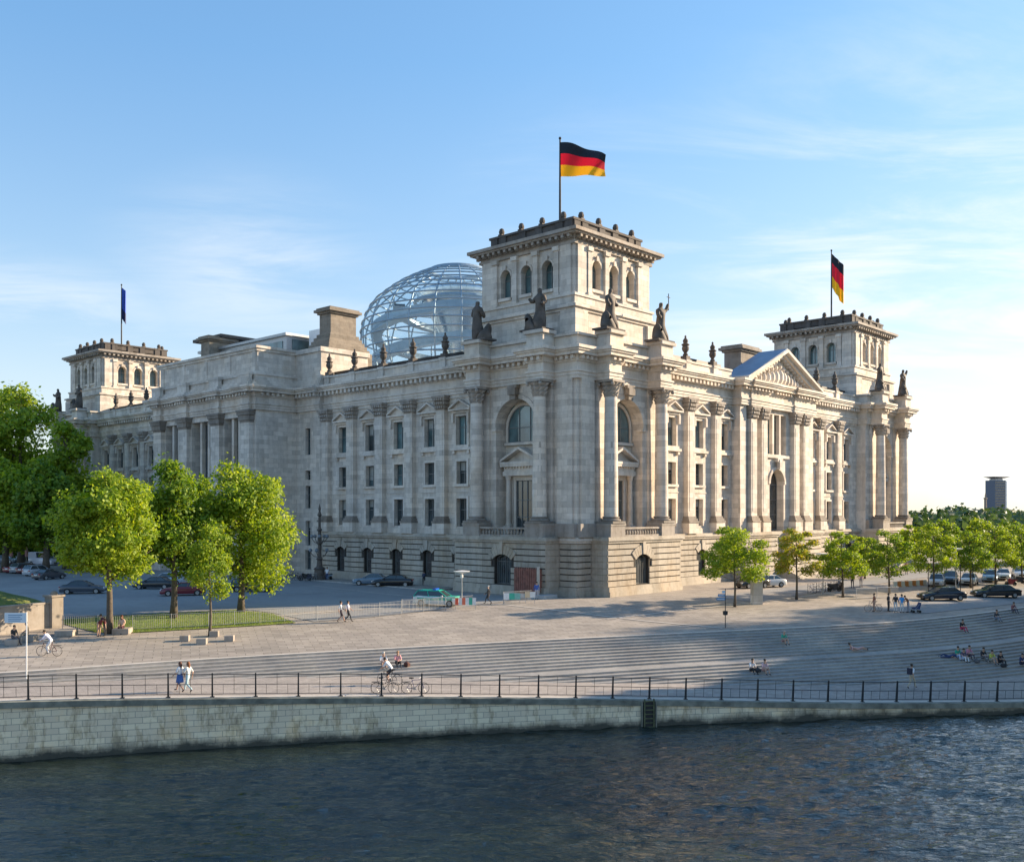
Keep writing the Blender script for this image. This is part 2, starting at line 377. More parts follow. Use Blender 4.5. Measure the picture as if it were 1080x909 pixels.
def capital(mb,c,r,z0,z1,square=0,n=24):
    h=z1-z0
    mod=lambda q,j:1+(.10*math.cos(8*q+(PI/1 if j%2 else 0)) if 0<j<10 else 0)
    mb.lathe([(r*1.05,0),(r*1.1,h*.05),(r*1.02,h*.08),(r*1.3,h*.28),(r*1.08,h*.32),(r*1.42,h*.55),(r*1.15,h*.6),(r*1.6,h*.8),(r*1.3,h*.84),(r*1.5,h*.86)],(c[0],c[1],z0),n,mod)
    a=r*1.55; mb.box(c[0]-a,c[0]+a,c[1]-a,c[1]+a,z0+h*.86,z1)
    for sx in (-1,1):
        for sy in (-1,1): mb.blob((c[0]+sx*r*1.35,c[1]+sy*r*1.35,z0+h*.74),r*.32,n=8,m=5)
ZC0,ZC1=20.9,22.6
def pilaster(F,s,dw,w=1.45,dep=.65,zb=6.2,half=None,pw=.32):
    mb=MB(); a,b=s-w/2,s+w/2
    fb(mb,F,a,b,dw,dw+dep,8.3,ZC0)
    fb(mb,F,a+.3,b-.3,dw+dep,dw+dep+.04,8.9,ZC0-.5)
    fb(mb,F,a-pw,b+pw,dw,dw+dep+.35,zb,7.5)
    o=mb.build('pilaster',M['stone'],PB)
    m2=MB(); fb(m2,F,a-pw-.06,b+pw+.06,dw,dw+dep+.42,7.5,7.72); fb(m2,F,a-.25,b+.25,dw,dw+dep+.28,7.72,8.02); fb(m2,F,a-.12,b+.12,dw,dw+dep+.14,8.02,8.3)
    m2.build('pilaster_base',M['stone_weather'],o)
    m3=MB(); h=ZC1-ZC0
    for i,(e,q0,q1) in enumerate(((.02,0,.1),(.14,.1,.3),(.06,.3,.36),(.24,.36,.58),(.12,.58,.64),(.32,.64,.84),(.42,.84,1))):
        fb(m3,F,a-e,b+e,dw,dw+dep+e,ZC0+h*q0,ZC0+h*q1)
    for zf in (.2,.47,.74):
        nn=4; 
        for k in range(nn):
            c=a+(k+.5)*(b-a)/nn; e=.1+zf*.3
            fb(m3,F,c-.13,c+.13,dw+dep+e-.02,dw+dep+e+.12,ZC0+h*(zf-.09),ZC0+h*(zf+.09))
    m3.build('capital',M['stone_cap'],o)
    return o
def column(F,s,d,r=.76,zb=7.6,ztop=ZC1,cap=1.75):
    x,y,_=F.p(s,d,0); z0=zb+.75; z1=ztop-cap
    mb=MB(); n=28; prof=[]
    for i in range(13):
        t=i/12; prof.append((r*(1-.14*t**1.6),z0+(z1-z0)*t))
    mb.lathe(prof,(x,y,0),n)
    o=mb.build('column',M['stone'],PB,smooth=True)
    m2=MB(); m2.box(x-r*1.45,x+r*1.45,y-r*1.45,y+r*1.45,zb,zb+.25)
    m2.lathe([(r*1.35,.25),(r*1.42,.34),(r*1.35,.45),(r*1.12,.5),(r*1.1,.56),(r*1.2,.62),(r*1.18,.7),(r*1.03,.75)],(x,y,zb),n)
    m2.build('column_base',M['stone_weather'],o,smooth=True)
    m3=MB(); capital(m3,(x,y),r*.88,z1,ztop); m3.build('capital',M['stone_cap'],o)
    return o
def rustic(mb,F,s0,s1,z0,z1,d,holes,n,gap=.12,dep=.14,vj=1.9,ret0=False,ret1=False):
    mb.mi=1; wall(mb,F,s0,s1,z0,z1,d-dep,holes,d-.9); mb.mi=0
    h=(z1-z0)/n
    for i in range(n):
        a,b=z0+i*h+gap/2,z0+(i+1)*h-gap/2
        segs=[(s0,s1)]
        for H in holes:
            if H[2]<b-.02 and H[3]>a+.02:
                e=.45 if (len(H)>4 and b>H[3]-H[4]-.6) else .0
                lo,hi=H[0]-e-.0,H[1]+e
                new=[]
                for (p,q) in segs:
                    if hi<=p or lo>=q: new.append((p,q))
                    else:
                        if lo>p: new.append((p,lo))
                        if hi<q: new.append((hi,q))
                segs=new
        for (p,q) in segs:
            # split into blocks with fine vertical joints
            L_=q-p; m=max(1,round(L_/vj)); off=(.5 if i%2 else 0)
            cuts=[p]+[p+L_*(k+off)/m for k in range(0 if off else 1,m)]+[q]
            cuts=sorted({round(c,3) for c in cuts})
            for c0,c1 in zip(cuts,cuts[1:]):
                if c1-c0>.15: fb(mb,F,c0+(.012 if c0>p else 0),c1-(.012 if c1<q else 0),d-dep,d+random.uniform(-.008,.008),a,b)
def voussoirs(mb,F,a,b,z1,rise,d0,d1,n=7,w=.75):
    h=(b-a)/2; c=(a+b)/2; r=(h*h+rise*rise)/(2*rise); zc=z1-r; q0=math.asin(h/r)*1.15
    for i in range(n):
        u0=-q0+2*q0*i/n+.008; u1=-q0+2*q0*(i+1)/n-.008; ww=w*(1.45 if i==n//2 else 1); dd=d1+(.1 if i==n//2 else 0)
        pts=[(c+r*math.sin(u0),zc+r*math.cos(u0)),(c+r*math.sin(u1),zc+r*math.cos(u1)),(c+(r+ww)*math.sin(u1),zc+(r+ww)*math.cos(u1)),(c+(r+ww)*math.sin(u0),zc+(r+ww)*math.cos(u0))]
        vs=[F.p(x,d0,z) for x,z in pts]+[F.p(x,dd,z) for x,z in pts]
        mb.add(vs,[(0,1,2,3),(7,6,5,4),(0,4,5,1),(1,5,6,2),(2,6,7,3),(3,7,4,0)])
def finial(F,s,d,z):
    x,y,_=F.p(s,d,0); mb=MB()
    mb.box(x-.42,x+.42,y-.42,y+.42,z,z+.5)
    mb.lathe([(.3,.5),(.34,.7),(.2,.85),(.22,.95),(.42,1.25),(.46,1.5),(.36,1.75),(.5,1.85),(.5,1.95),(.26,2.05),(.3,2.2),(.34,2.4),(.2,2.6),(.1,2.75),(.14,2.9),(.02,3.05)],(x,y,z),10)
    mb.build('finial',M['statue'],PB)
def entab_run(mb,F,s0,s1,d):   # d = wall plane; straight run of entablature
    fb(mb,F,s0,s1,d-.3,d+.30,22.6,22.95); fb(mb,F,s0,s1,d-.3,d+.38,22.95,23.3); fb(mb,F,s0,s1,d-.3,d+.5,23.3,23.5)
    fb(mb,F,s0,s1,d-.3,d+.28,23.5,24.35); fb(mb,F,s0,s1,d-.3,d+.45,24.35,24.5)
    fb(mb,F,s0,s1,d-.3,d+.5,24.5,24.95); dentils(mb,F,s0,s1,d+.5,d+1.0,24.46,24.93,.42,.86)
    fb(mb,F,s0,s1,d-.3,d+1.15,24.95,25.3); fb(mb,F,s0,s1,d-.3,d+1.32,25.3,25.5); fb(mb,F,s0,s1,d-.3,d+1.48,25.5,25.8)
def entab_block(mb,x0,x1,y0,y1,res=()):   # full block with overhang on every side
    for e,z0,z1 in ((.30,22.6,22.95),(.38,22.95,23.3),(.5,23.3,23.5),(.28,23.5,24.35),(.45,24.35,24.5),(.5,24.5,24.95),(1.15,24.95,25.3),(1.32,25.3,25.5),(1.48,25.5,25.8)):
        mb.box(x0-e,x1+e,y0-e,y1+e,z0,z1)
def ressaut(mb,F,s,hw,dcore,d):        # entablature breaking forward over a column
    for e,c,z0,z1 in ((.0,.30,22.6,22.95),(.08,.38,22.95,23.3),(.2,.5,23.3,23.5),(-.02,.28,23.5,24.35),(.15,.45,24.35,24.5),(.2,.5,24.5,24.95),(.85,1.15,24.95,25.3),(1.02,1.32,25.3,25.5),(1.18,1.48,25.5,25.8)):
        fb(mb,F,s-hw-e,s+hw+e,dcore+c,dcore+d+e,z0,z1)
    dentils(mb,F,s-hw-.2,s+hw+.2,dcore+d+.2,dcore+d+.6,24.55,24.9,.38,.75)
BW=1.6
# ---- wings (same bay system east and north) ----
def wing(F,s0,s1,bays,pils,strip=None,low_glass='glass'):
    D=-1.5
    holes=[]; gh=[]
    for c in bays:
        holes+=[(c-.93,c+.93,16.65,20.05),(c-.85,c+.85,12.1,14.75),(c-.85,c+.85,7.1,10.4)]
        gh.append((c-.8,c+.8,1.15,4.25,.3))
    w=MB(); wall(w,F,s0,s1,6.2,22.6,D,holes,D-.55)
    # string course under the upper windows
    for p,q in zip([s0]+[x+.8 for x in pils],[x-.8 for x in pils]+[s1]):
        if q-p>.3:
            fb(w,F,p,q,D,D+.10,6.2,6.9)
            fb(w,F,p,q,D,D+.07,11.1,11.25); fb(w,F,p,q,D,D+.14,22.2,22.6)
    w.build('wall',M['stone'],PB)
    p=MB(); rustic(p,F,s0+.0,s1,1.0,5.55,-1.0,gh,7)
    for c in bays: voussoirs(p,F,c-.8,c+.8,4.25,.3,-1.05,-.93,7,.8)
    fb(p,F,s0,s1,-2.6,-.8,0,.55); fb(p,F,s0,s1,-2.6,-.9,.55,1.0)
    fb(p,F,s0,s1,-2.6,-.78,5.55,5.8); fb(p,F,s0,s1,-2.6,-.62,5.8,6.05); fb(p,F,s0,s1,-2.6,-.75,6.05,6.2)
    p.build('plinth',[M['stone_base'],M['groove']],PB)
    for c in bays:
        window(F,c-.93,c+.93,16.65,20.05,D-.55,D,ped=True,glass=random.choice(['glass_sky_paint','glass_sky_paint','glass']))
        window(F,c-.85,c+.85,12.1,14.75,D-.55,D,trans=(.5,),glass=random.choice(['glass','glass','glass_sky_paint']))
        window(F,c-.85,c+.85,7.1,10.4,D-.55,D,sill=False,trans=(.6,))
        window(F,c-.8,c+.8,1.15,4.25,-1.7,-1.0,rise=.3,sur=0,sill=False,bars=7,trans=(.5,),glass='glass_red' if F.k[0]=='E' else 'glass')
    for s in pils: pilaster(F,s,D)
    e=MB(); entab_run(e,F,s0,s1,D); e.build('entablature',M['stone_trim'],PB)
    a=MB(); fb(a,F,s0,s1,D-.6,D+.25,25.8,26.1); fb(a,F,s0,s1,D-.6,D+.05,26.1,26.9); fb(a,F,s0,s1,D-.7,D+.2,26.9,27.15)
    for s in pils: fb(a,F,s-.55,s+.55,D+.25,D+.34,25.81,26.1);fb(a,F,s-.5,s+.5,D+.05,D+.3,26.1,26.9); fb(a,F,s-.55,s+.55,D+.2,D+.38,26.9,27.2)
    a.build('parapet',M['stone_trim'],PB)
    g=MB(); fb(g,F,s0,s1,D-1.6,D-1.5,27.0,27.95); g.build('roof_railing',M['blackmetal'],PB)
    for s in pils: finial(F,s,D-.2,27.2)
    
def pavilion(F,corner):   # corner=True : nearest corner detailing
    w=MB()
    cA,cB=3.9,13.2; c=8.55
    wall(w,F,0,15.6,6.2,22.6,0,[(c-3.0,c+3.0,6.2,21.15,3.0)],-1.6)
    # piers beside the arch
    for s0,s1,d in ((.45,2.5,.3),(cA-.85,cA+.85,.35),(cB-.85,cB+.85,.35)): fb(w,F,s0,s1,0,d,6.2,22.6)
    fb(w,F,c-3.0,c+3.0,-1.95,-1.6,6.2,21.2)   # back of the arched recess
    arch_ring(w,F,c-3.0,c+3.0,21.15,3.0,.45,0,.14,16)
    for s in (-1,1): fb(w,F,*(sorted((c+s*2.75,c+s*(3.45 if s>0 else 3.45)))),-.5,.22,17.75,18.12)
    w.build('wall',M['stone'],PB)
    k=MB(); fb(k,F,c-.42,c+.42,.14,.62,21.0,21.5); fb(k,F,c-.55,c+.55,.14,.8,21.5,22.25); fb(k,F,c-.7,c+.7,.14,.7,22.25,22.58)
    k.build('keystone',M['stone_weather'],PB)
    # lunette
    window(F,c-2.45,c+2.45,16.5,20.55,-1.5,-1.49,rise=2.45,mull=2,trans=(.40,),sur=.3,prouds=.18,sill=True,glass='glass_sky_paint')
    # aedicule with its own columns and pediment
    d=MB(); D=-1.6
    for s in (-1,1):
        a,b=sorted((c+s*1.55,c+s*2.5)); fb(d,F,a,b,D,D+1.0,6.2,7.3); fb(d,F,a+.1,b-.1,D,D+.3,7.3,12.8)
        x,y,_=F.p(c+s*2.0,D+.62,0)
        d.lathe([(.38,0),(.38,.15),(.3,.25),(.29,2.5),(.25,5.0),(.3,5.05),(.36,5.35),(.4,5.5)],(x,y,7.3),14)
    fb(d,F,c-2.55,c+2.55,D,D+1.0,12.8,13.3); fb(d,F,c-2.45,c+2.45,D,D+.9,13.3,13.8); dentils(d,F,c-2.45,c+2.45,D+.9,D+1.05,13.6,13.8,.2,.45)
    fb(d,F,c-2.75,c+2.75,D,D+1.25,13.8,14.05); gable(d,F,c-2.75,c+2.75,14.05,15.95,D,D+1.3,.28)
    fb(d,F,c-1.55,c+1.55,D,D+.35,12.3,12.8)
    for s in (-1,1): a,b=sorted((c+s*1.2,c+s*1.55)); fb(d,F,a,b,D,D+.3,7.0,12.3)
    d.build('aedicule',M['stone_trim'],PB)
    window(F,c-1.2,c+1.2,6.5,12.3,D+.1,D+.11,sur=0,sill=False,mull=2,trans=(.3,.62),glass='glass')
    # plinth, breaking forward under the columns
    p=MB()
    rustic(p,F,0,2.4,1.0,5.55,0,[],7); fb(p,F,0,2.4,-1,.1,0.55,1.0); fb(p,F,0,2.4,-1,.2,0,.55)
    g=(c-1.25,c+1.25,1.1,4.3,.45)
    rustic(p,F,2.4,15.9,1.0,5.55,2.2,[g],7); voussoirs(p,F,g[0],g[1],4.3,.45,2.12,2.3,9,1.0)
    fb(p,F,2.4,15.9,-1,2.35,.55,1.0); fb(p,F,2.4,15.9,-1,2.45,0,.55)
    fb(p,F,2.4,2.48,-.5,2.12,1.0,5.55); fb(p,F,15.82,15.9,-1.2,2.12,1.0,5.55)
    for z0,z1,e in ((5.55,5.8,.18),(5.8,6.05,.34),(6.05,6.2,.22)):
        fb(p,F,2.4-e,15.9+e,0.0+e+.003,2.2+e,z0,z1)
    # courses returning on the break
    for i in range(7):
        h=4.55/7; a=1.0+i*h+.035; b=1.0+(i+1)*h-.035
        fb(p,F,2.34,2.4,.1,2.12,a,b); fb(p,F,15.9,15.96,-1.2,2.12,a,b)
    p.build('plinth',[M['stone_base'],M['groove']],PB)
    window(F,g[0],g[1],1.1,4.3,1.5,2.2,rise=.45,sur=0,sill=False,mull=1,bars=8,trans=(.75,),glass='glass')
    # pedestals and low balustrade
    q=MB()
    for s in (cA,cB):
        fb(q,F,s-1.25,s+1.25,.35,2.35,6.2,7.35); fb(q,F,s-1.32,s+1.32,.35,2.42,7.35,7.6)
    fb(q,F,cA+1.25,cB-1.25,1.75,2.15,6.2,6.4); fb(q,F,cA+1.25,cB-1.25,1.72,2.18,7.0,7.2)
    for i in range(14):
        x,y,_=F.p(cA+1.6+i*(cB-cA-3.2)/13,1.95,0); q.lathe([(.09,0),(.15,.2),(.07,.45),(.1,.6)],(x,y,6.4),6)
    fb(q,F,-.0,cA-1.25,0,.5,6.2,7.6); fb(q,F,cB+1.25,15.6,0,.6,6.2,7.6)
    q.build('pedestal',M['stone_cap'],PB)
    for s in (cA,cB): column(F,s,1.4)
    e=MB()
    for s in (cA,cB): e2=MB(); ressaut(e2,F,s,1.1,0,2.05); e2.build('entablature_break',M['stone_trim'],PB)
    pr=[-1.2+.0,cA-2.2,cA+2.2,cB-2.2,cB+2.2,16.6]
    dentils(e,F,-.4,cA-1.4,.5,.9,24.55,24.9); dentils(e,F,cA+1.4,cB-1.4,.5,.9,24.55,24.9); dentils(e,F,cB+1.4,16.0,.5,.9,24.55,24.9)
    e.build('entablature',M['stone_trim'],PB)
def statue_block(F):
    for s in (3.9,13.2):
        e=MB(); fb(e,F,s-1.3,s+1.3,.45,2.35,25.803,26.15); fb(e,F,s-1.15,s+1.15,.33,2.2,26.15,27.35); fb(e,F,s-1.4,s+1.4,.33,2.5,27.35,27.7)
        e.build('attic_block',M['stone_trim'],PB)
for F in (EA,EB,NA,NB): statue_block(F)
def pavilion_core(x0,x1,y0,y1,sx,sy):
    e=MB(); entab_block(e,x0,x1,y0,y1)
    for z0,z1,o in ((5.55,5.8,.18),(5.8,6.05,.34),(6.05,6.2,.22)):
        e.box(x0-(o if x0<1 or sx>0 else -.02),x1+(o if sx<0 else -.02),y0-(o if sy>0 else -.02),y1+(o if sy<0 else -.02),z0,z1)
    e.box(x0-.45,x1+.45,y0-.45,y1+.45,25.8,26.15); e.box(x0-.3,x1+.3,y0-.3,y1+.3,26.15,27.0); e.box(x0-.6,x1+.6,y0-.6,y1+.6,27.0,27.25)
    # plain sides turned to the back
    if sx<0: e.quad((x0,y0,0),(x0,y1,0),(x0,y1,22.6),(x0,y0,22.6))
    else: e.quad((x1,y0,0),(x1,y1,0),(x1,y1,22.6),(x1,y0,22.6))
    if sy<0: e.quad((x0,y0,0),(x1,y0,0),(x1,y0,22.6),(x0,y0,22.6))
    else: e.quad((x0,y1,0),(x1,y1,0),(x1,y1,22.6),(x0,y1,22.6))
    e.build('entablature',M['stone_trim'],PB)
def corner_tower():
    a=6.85; T=empty('corner_tower',(0,0,0),0,parent=PB)
    b=MB()
    b.box(-7.6,7.6,-7.6,7.6,27.2,27.7); b.box(-7.3,7.3,-7.3,7.3,27.7,30.1); 
    for sx in (-1,1):
        for sy in (-1,1):
            x,y=sx*6.55,sy*6.55; b.box(x-1.05,x+1.05,y-1.05,y+1.05,27.71,30.099)
    b.box(-7.5,7.5,-7.5,7.5,30.1,30.4); b.box(-7.75,7.75,-7.75,7.75,30.4,30.7)
    b.box(-7.1,7.1,-7.1,7.1,30.7,31.7); b.box(-7.25,7.25,-7.25,7.25,31.7,31.95)
    b.build('tower_base',M['stone'],T)
    fr=[lambda s,d,z:(-a-d,-a+s,z),lambda s,d,z:(-a+s,-a-d,z),lambda s,d,z:(a+d,a-s,z),lambda s,d,z:(a-s,a+d,z)]
    w=MB(); cc=[a+k*3.1 for k in (-1,0,1)]
    class Q: pass
    for f in fr:
        F=Q(); F.p=f
        holes=[(c-.78,c+.78,32.85,36.0,.78) for c in cc]
        wall(w,F,0,2*a,31.95,37.2,0,holes,-.8)
        for s0,s1,d in ((.35,1.9,.22),(2*a-1.9,2*a-.35,.22)): fb(w,F,s0,s1,0,d,31.95,37.2)
        for c in (a-4.55,a-1.55,a+1.55,a+4.55):
            fb(w,F,c-.33,c+.33,0,.32,32.3,36.75); fb(w,F,c-.42,c+.42,0,.42,31.95,32.3); fb(w,F,c-.45,c+.45,0,.48,36.75,37.2)
        for c in cc:
            arch_ring(w,F,c-.78,c+.78,36.0,.78,.22,0,.1,10); fb(w,F,c-.95,c+.95,0,.25,32.5,32.83); fb(w,F,c-.18,c+.18,.1,.25,35.95,36.5)
    w.build('tower_wall',M['stone'],T)
    for f in fr:
        F=Q(); F.p=f
        for c in cc:
            mb=MB(); A,B=c-.78,c+.78
            mb.mi=0; fb(mb,F,A,B,-.84,-.80,32.85,36.0)
            mb.mi=1; fb(mb,F,c-.04,c+.04,-.8,-.72,32.85,35.9); fb(mb,F,A,B,-.8,-.74,34.9,35.0); fb(mb,F,A,A+.08,-.8,-.7,32.85,35.2); fb(mb,F,B-.08,B,-.8,-.7,32.85,35.2)
            mb.build('window',[M['glass_sky_paint'],M['frame']],T)
    e=MB()
    for o,z0,z1 in ((.25,37.2,37.5),(.12,37.5,37.75),(.3,37.75,37.9),(1.0,38.1,38.3),(1.25,38.3,38.65)): e.box(-a-o,a+o,-a-o,a+o,z0,z1)
    e.box(-a-.35,a+.35,-a-.35,a+.35,37.9,38.1)
    for f in fr:
        F=Q(); F.p=f
        dentils(e,F,-.3,2*a+.3,.36,.92,37.78,38.08,.34,.85)
    e.build('tower_cornice',M['stone_cap'],T)
    p=MB(); q=6.1
    p.box(-6.7,6.7,-6.7,6.7,38.65,38.95)
    for f in fr:
        F=Q(); g=f
        F.p=lambda s,d,z,g=g:g(s+a-q,d-(a-q),z)
        fb(p,F,0,2*q,-.5,0,38.95,40.05) if f in (fr[0],fr[2]) else fb(p,F,.5,2*q-.5,-.5,0,38.95,40.05)
        for c in (0.55,1.9,4.9,2*q-4.9,2*q-1.9,2*q-.55): fb(p,F,c-.5,c+.5,0,.14,38.95,40.05)
    p.box(-q-.2,q+.2,-q-.2,-q+.6,40.05,40.3);p.box(-q-.2,q+.2,q-.6,q+.2,40.05,40.3);p.box(-q-.2,-q+.6,-q+.6,q-.6,40.05,40.3);p.box(q-.6,q+.2,-q+.6,q-.6,40.05,40.3)
    p.box(-q,q,-q,q,38.9,39.2)
    p.build('tower_parapet',M['stone_dark'],T)
    fm=None
    for sx,sy in ((-1,0),(1,0),(0,-1),(0,1)):
        for t in (-4.6,-1.55,1.55,4.6):
            x,y=(sx*(q-.15),t) if sx else (t,sy*(q-.15))
            if fm is None:
                mb=MB(); mb.box(-.3,.3,-.3,.3,0,.18); mb.lathe([(.20,.18),(.30,.28),(.34,.48),(.32,.6),(.26,.68),(.27,.76),(.18,.84),(.06,.9),(.02,.91)],(0,0,0),9); 
                fm=mb.build('finial',M['statue'],T,loc=(x,y,40.3))
            else:
                o=fm.copy(); COL.objects.link(o); o.parent=T; o.location=(x,y,40.3)
    return T
wb=[18.5,24.05,29.8,35.45,41.1]; wp=[21.6,27.4,33.1,39.0,44.5]
nb=[19.5,25.5,31.4]; npil=[22.9,29.1]
E_END=45.2
for F in (EA,EB): pavilion(F,F is EA)
for F in (NA,NB): pavilion(F,F is NA)
for F in (EA,EB): wing(F,15.6,E_END,wb,wp)
for F in (NA,NB): wing(F,15.6,33.3,nb,npil)
pavilion_core(0,15.6,0,15.6,1,1); pavilion_core(0,15.6,LU-15.6,LU,1,-1); pavilion_core(LV-15.6,LV,0,15.6,-1,1)
TT=corner_tower(); i0=1.9+6.85
TT.location=(i0,i0,0)
dup(TT,(i0,LU-i0,0),parent=PB); dup(TT,(LV-i0,i0,0),parent=PB); dup(TT,(LV-i0,LU-i0,0),parent=PB)
# ---- east centre block ----
def strip(F):
    w=MB(); D=-.9; c=48.2
    hs=[(c-.6,c+.6,16.65,20.3),(c-.6,c+.6,13.2,14.5),(c-.6,c+.6,9.3,12.4),(c-.6,c+.6,4.2,7.6),(c-.7,c+.7,.9,3.6)]
    wall(w,F,E_END,50.9,0,22.6,D,hs,D-.5)
    fb(w,F,E_END-.0,E_END+.15,-1.5,D,6.2,22.6); fb(w,F,E_END,E_END+.1,-1.6,D,0,6.2)
    fb(w,F,E_END,50.9,D,D+.2,5.6,6.2) if False else None
    w.build('wall',M['stone'],PB)
    for (a,b,z0,z1) in hs: window(F,a,b,z0,z1,D-.5,D,sur=.15,prouds=.08,mull=1 if z1-z0>2 else 0,sill=False)
    e=MB(); entab_run(e,F,E_END,50.9,D); fb(e,F,E_END,50.9,D-.6,D+.45,25.8,26.2); fb(e,F,E_END,50.9,D-.6,D+.25,26.2,26.7);fb(e,F,E_END,50.9,D-.6,D+.1,26.7,27.2)
    e.build('entablature',M['stone_trim'],PB)
strip(EA); strip(EB)
U0,U1,VP=50.9,LU-50.9,5.6
w=MB()
# side faces (north & south) and front with three tall bays
w.quad((-VP,U0,0),(1.0,U0,0),(1.0,U0,22.6),(-VP,U0,22.6)); w.quad((-VP,U1,0),(1.0,U1,0),(1.0,U1,22.6),(-VP,U1,22.6))
piers=[52.6,60.35,69.35,77.1]; fh=[]
for a,b in zip(piers,piers[1:]): fh.append((a+1.35,b-1.35,7.5,21.8))
wall(w,EA,U0,U1,0,22.6,VP,fh,VP-1.8)
for (a,b,_,_) in fh: fb(w,EA,a,b,VP-2.2,VP-1.8,7.0,21.9)
for s in piers: 
    fb(w,EA,s-1.15,s+1.15,VP,VP+.7,7.8,ZC0); fb(w,EA,s-1.5,s+1.5,VP,VP+1.0,0,7.4)
w.build('wall',M['stone'],PB)
for s in piers:
    c=MB(); fb(c,EA,s-1.2,s+1.2,VP,VP+.75,ZC0,21.2); fb(c,EA,s-1.35,s+1.35,VP,VP+.9,21.2,21.9); fb(c,EA,s-1.5,s+1.5,VP,VP+1.05,21.9,22.3); fb(c,EA,s-1.6,s+1.6,VP,VP+1.15,22.3,22.6); c.build('capital',M['stone_weather'],PB)
for (a,b,_,_) in fh:
    L_=b-a
    for k in (1,2):
        x=a+L_*k/3
        c=MB(); fb(c,EA,x-.28,x+.28,VP-.9,VP-.35,7.5,21.8); c.build('mullion_pier',M['stone_trim'],PB)
    window(EA,a,b,8.0,21.6,VP-1.7,VP-1.69,sur=0,sill=False,mull=8,trans=(.35,.7),glass='glass')
e=MB()
for z0,z1,o in ((22.6,22.95,.3),(22.95,23.3,.38),(23.3,23.5,.5),(23.5,24.35,.28),(24.35,24.5,.45),(24.5,24.95,.5),(24.95,25.3,1.15),(25.3,25.5,1.32),(25.5,25.8,1.48)):
    e.box(-VP-o,3,U0-o,U1+o,z0,z1)
for s in piers:
    ressaut(e,EA,s,1.15,VP,.75)
ds=[U0-.3]+[x for s in piers for x in (s-1.6,s+1.6)]+[U1+.3]
for a,b in zip(ds[0::2],ds[1::2]): 
    if b-a>.6: dentils(e,EA,a,b,VP+.5,VP+.9,24.55,24.9)
class Sd: pass
for sgn,u in ((-1,U0),(1,U1)):
    F=Sd(); F.p=lambda s,d,z,u=u,sgn=sgn:(s,u+sgn*d,z)
    dentils(e,F,-VP+0,-1.5,.5,.9,24.55,24.9)
for z0,z1,o in ((25.8,26.25,.6),(26.25,26.6,.35),(26.6,27.3,.1)): e.box(-VP-o,3,U0-o,U1+o,z0,z1)
e.box(-VP-.25,3,U0-.25,U1+.25,27.3,27.6)
for s in piers: 
    fb(e,EA,s-1.5,s+1.5,VP+.6,VP+1.2,25.81,26.24); fb(e,EA,s-1.3,s+1.3,VP+.35,VP+.9,26.25,27.29); fb(e,EA,s-1.35,s+1.35,VP+.26,VP+.95,27.3,27.65)
e.build('entablature',M['stone_trim'],PB)
a=MB(); ax=-VP+.35
# high attic wrapping over the strips
a.box(ax,9,U0+.35,U1-.35,27.6,28.0); a.box(ax+.15,9,U0+.5,U1-.5,28.0,30.6); a.box(ax-.05,9,U0+.3,U1-.3,30.6,30.95); a.box(ax-.25,9,U0+.1,U1-.1,30.95,31.3)
for i in range(5):
    s=U0+1.2+i*(U1-U0-2.4)/4; fb(a,EA,s-.45,s+.45,VP-.5,VP-.4,28.0,30.6)
for (q0,q1) in ((E_END+.1,U0+.49),(U1-.49,LU-E_END-.1)):
    a.box(.8,9,q0,q1,27.2,28.0); a.box(1.0,9,q0+.1,q1,28.0,30.6) if q0<60 else a.box(1.0,9,q0,q1-.1,28.0,30.6); a.box(.75,9.2,q0-.15,q1+.15,30.6,31.22)
a.build('attic',M['stone'],PB)
# ---- north avant-corps with pediment ----
NC=LV/2; A0,A1,DN=33.3,53.8,1.0
w=MB()
wall(w,NP,A0,A1,6.2,22.6,DN-1.0,[(NC-2.7,NC+2.7,16.6,22.0),(NC-2.0,NC+2.0,6.2,14.6,2.0)],DN-2.2)
for s in (A0,A1-.3): fb(w,NP,s,s+.3,-2.8,0.0-.003,6.2,22.6)
fb(w,NP,NC-3,NC+3,-1.6,-1.2,6.0,22.2)
arch_ring(w,NP,NC-2.0,NC+2.0,14.6,2.0,.4,0,.18,14)
fb(w,NP,NC-.35,NC+.35,.18,.7,14.6,15.9); fb(w,NP,NC-.7,NC+.7,0,.6,15.6,16.1)
fb(w,NP,NC-3.0,NC+3.0,0,.35,16.1,16.5)
fb(w,NP,A0+.0,A0+1.6,0,.3,6.2,22.6); fb(w,NP,A1-1.6,A1,0,.3,6.2,22.6)
w.build('wall',M['stone'],PB)
for k in (-1,1): 
    c=MB(); fb(c,NP,NC+k*.95-.22,NC+k*.95+.22,-.5,0.0,16.6,22.0); c.build('mullion_pier',M['stone_trim'],PB)
window(NP,NC-2.7,NC+2.7,16.6,22.0,-1.1,-1.09,sur=0,sill=False,mull=5,trans=(.6,),glass='glass_sky_paint')
window(NP,NC-2.0,NC+2.0,6.4,14.6,-1.1,-1.09,rise=2.0,sur=0,sill=False,mull=1,trans=(.25,.5,.75),glass='glass')
p=MB(); rustic(p,NP,A0-.6,NC-2.2,1.0,5.55,1.3,[],7); rustic(p,NP,NC+2.2,A1+.6,1.0,5.55,1.3,[],7)
for s0,s1 in ((A0-.6,NC-2.2),(NC+2.2,A1+.6)):
    fb(p,NP,s0,s1,-2.1,1.45,0,1.0)
    for z0,z1,e_ in ((5.55,5.8,.18),(5.8,6.05,.34),(6.05,6.2,.22)): fb(p,NP,s0-e_,s1+e_,-2.1,1.3+e_,z0,z1)
    fb(p,NP,s0,s0+.08,-2.4,1.22,1.0,5.55); fb(p,NP,s1-.08,s1,-2.4,1.22,1.0,5.55)
fb(p,NP,NC-2.2,NC+2.2,-1.2,.2,0,6.2); fb(p,NP,NC-2.1,NC+2.1,.2,2.0,0,1.6)
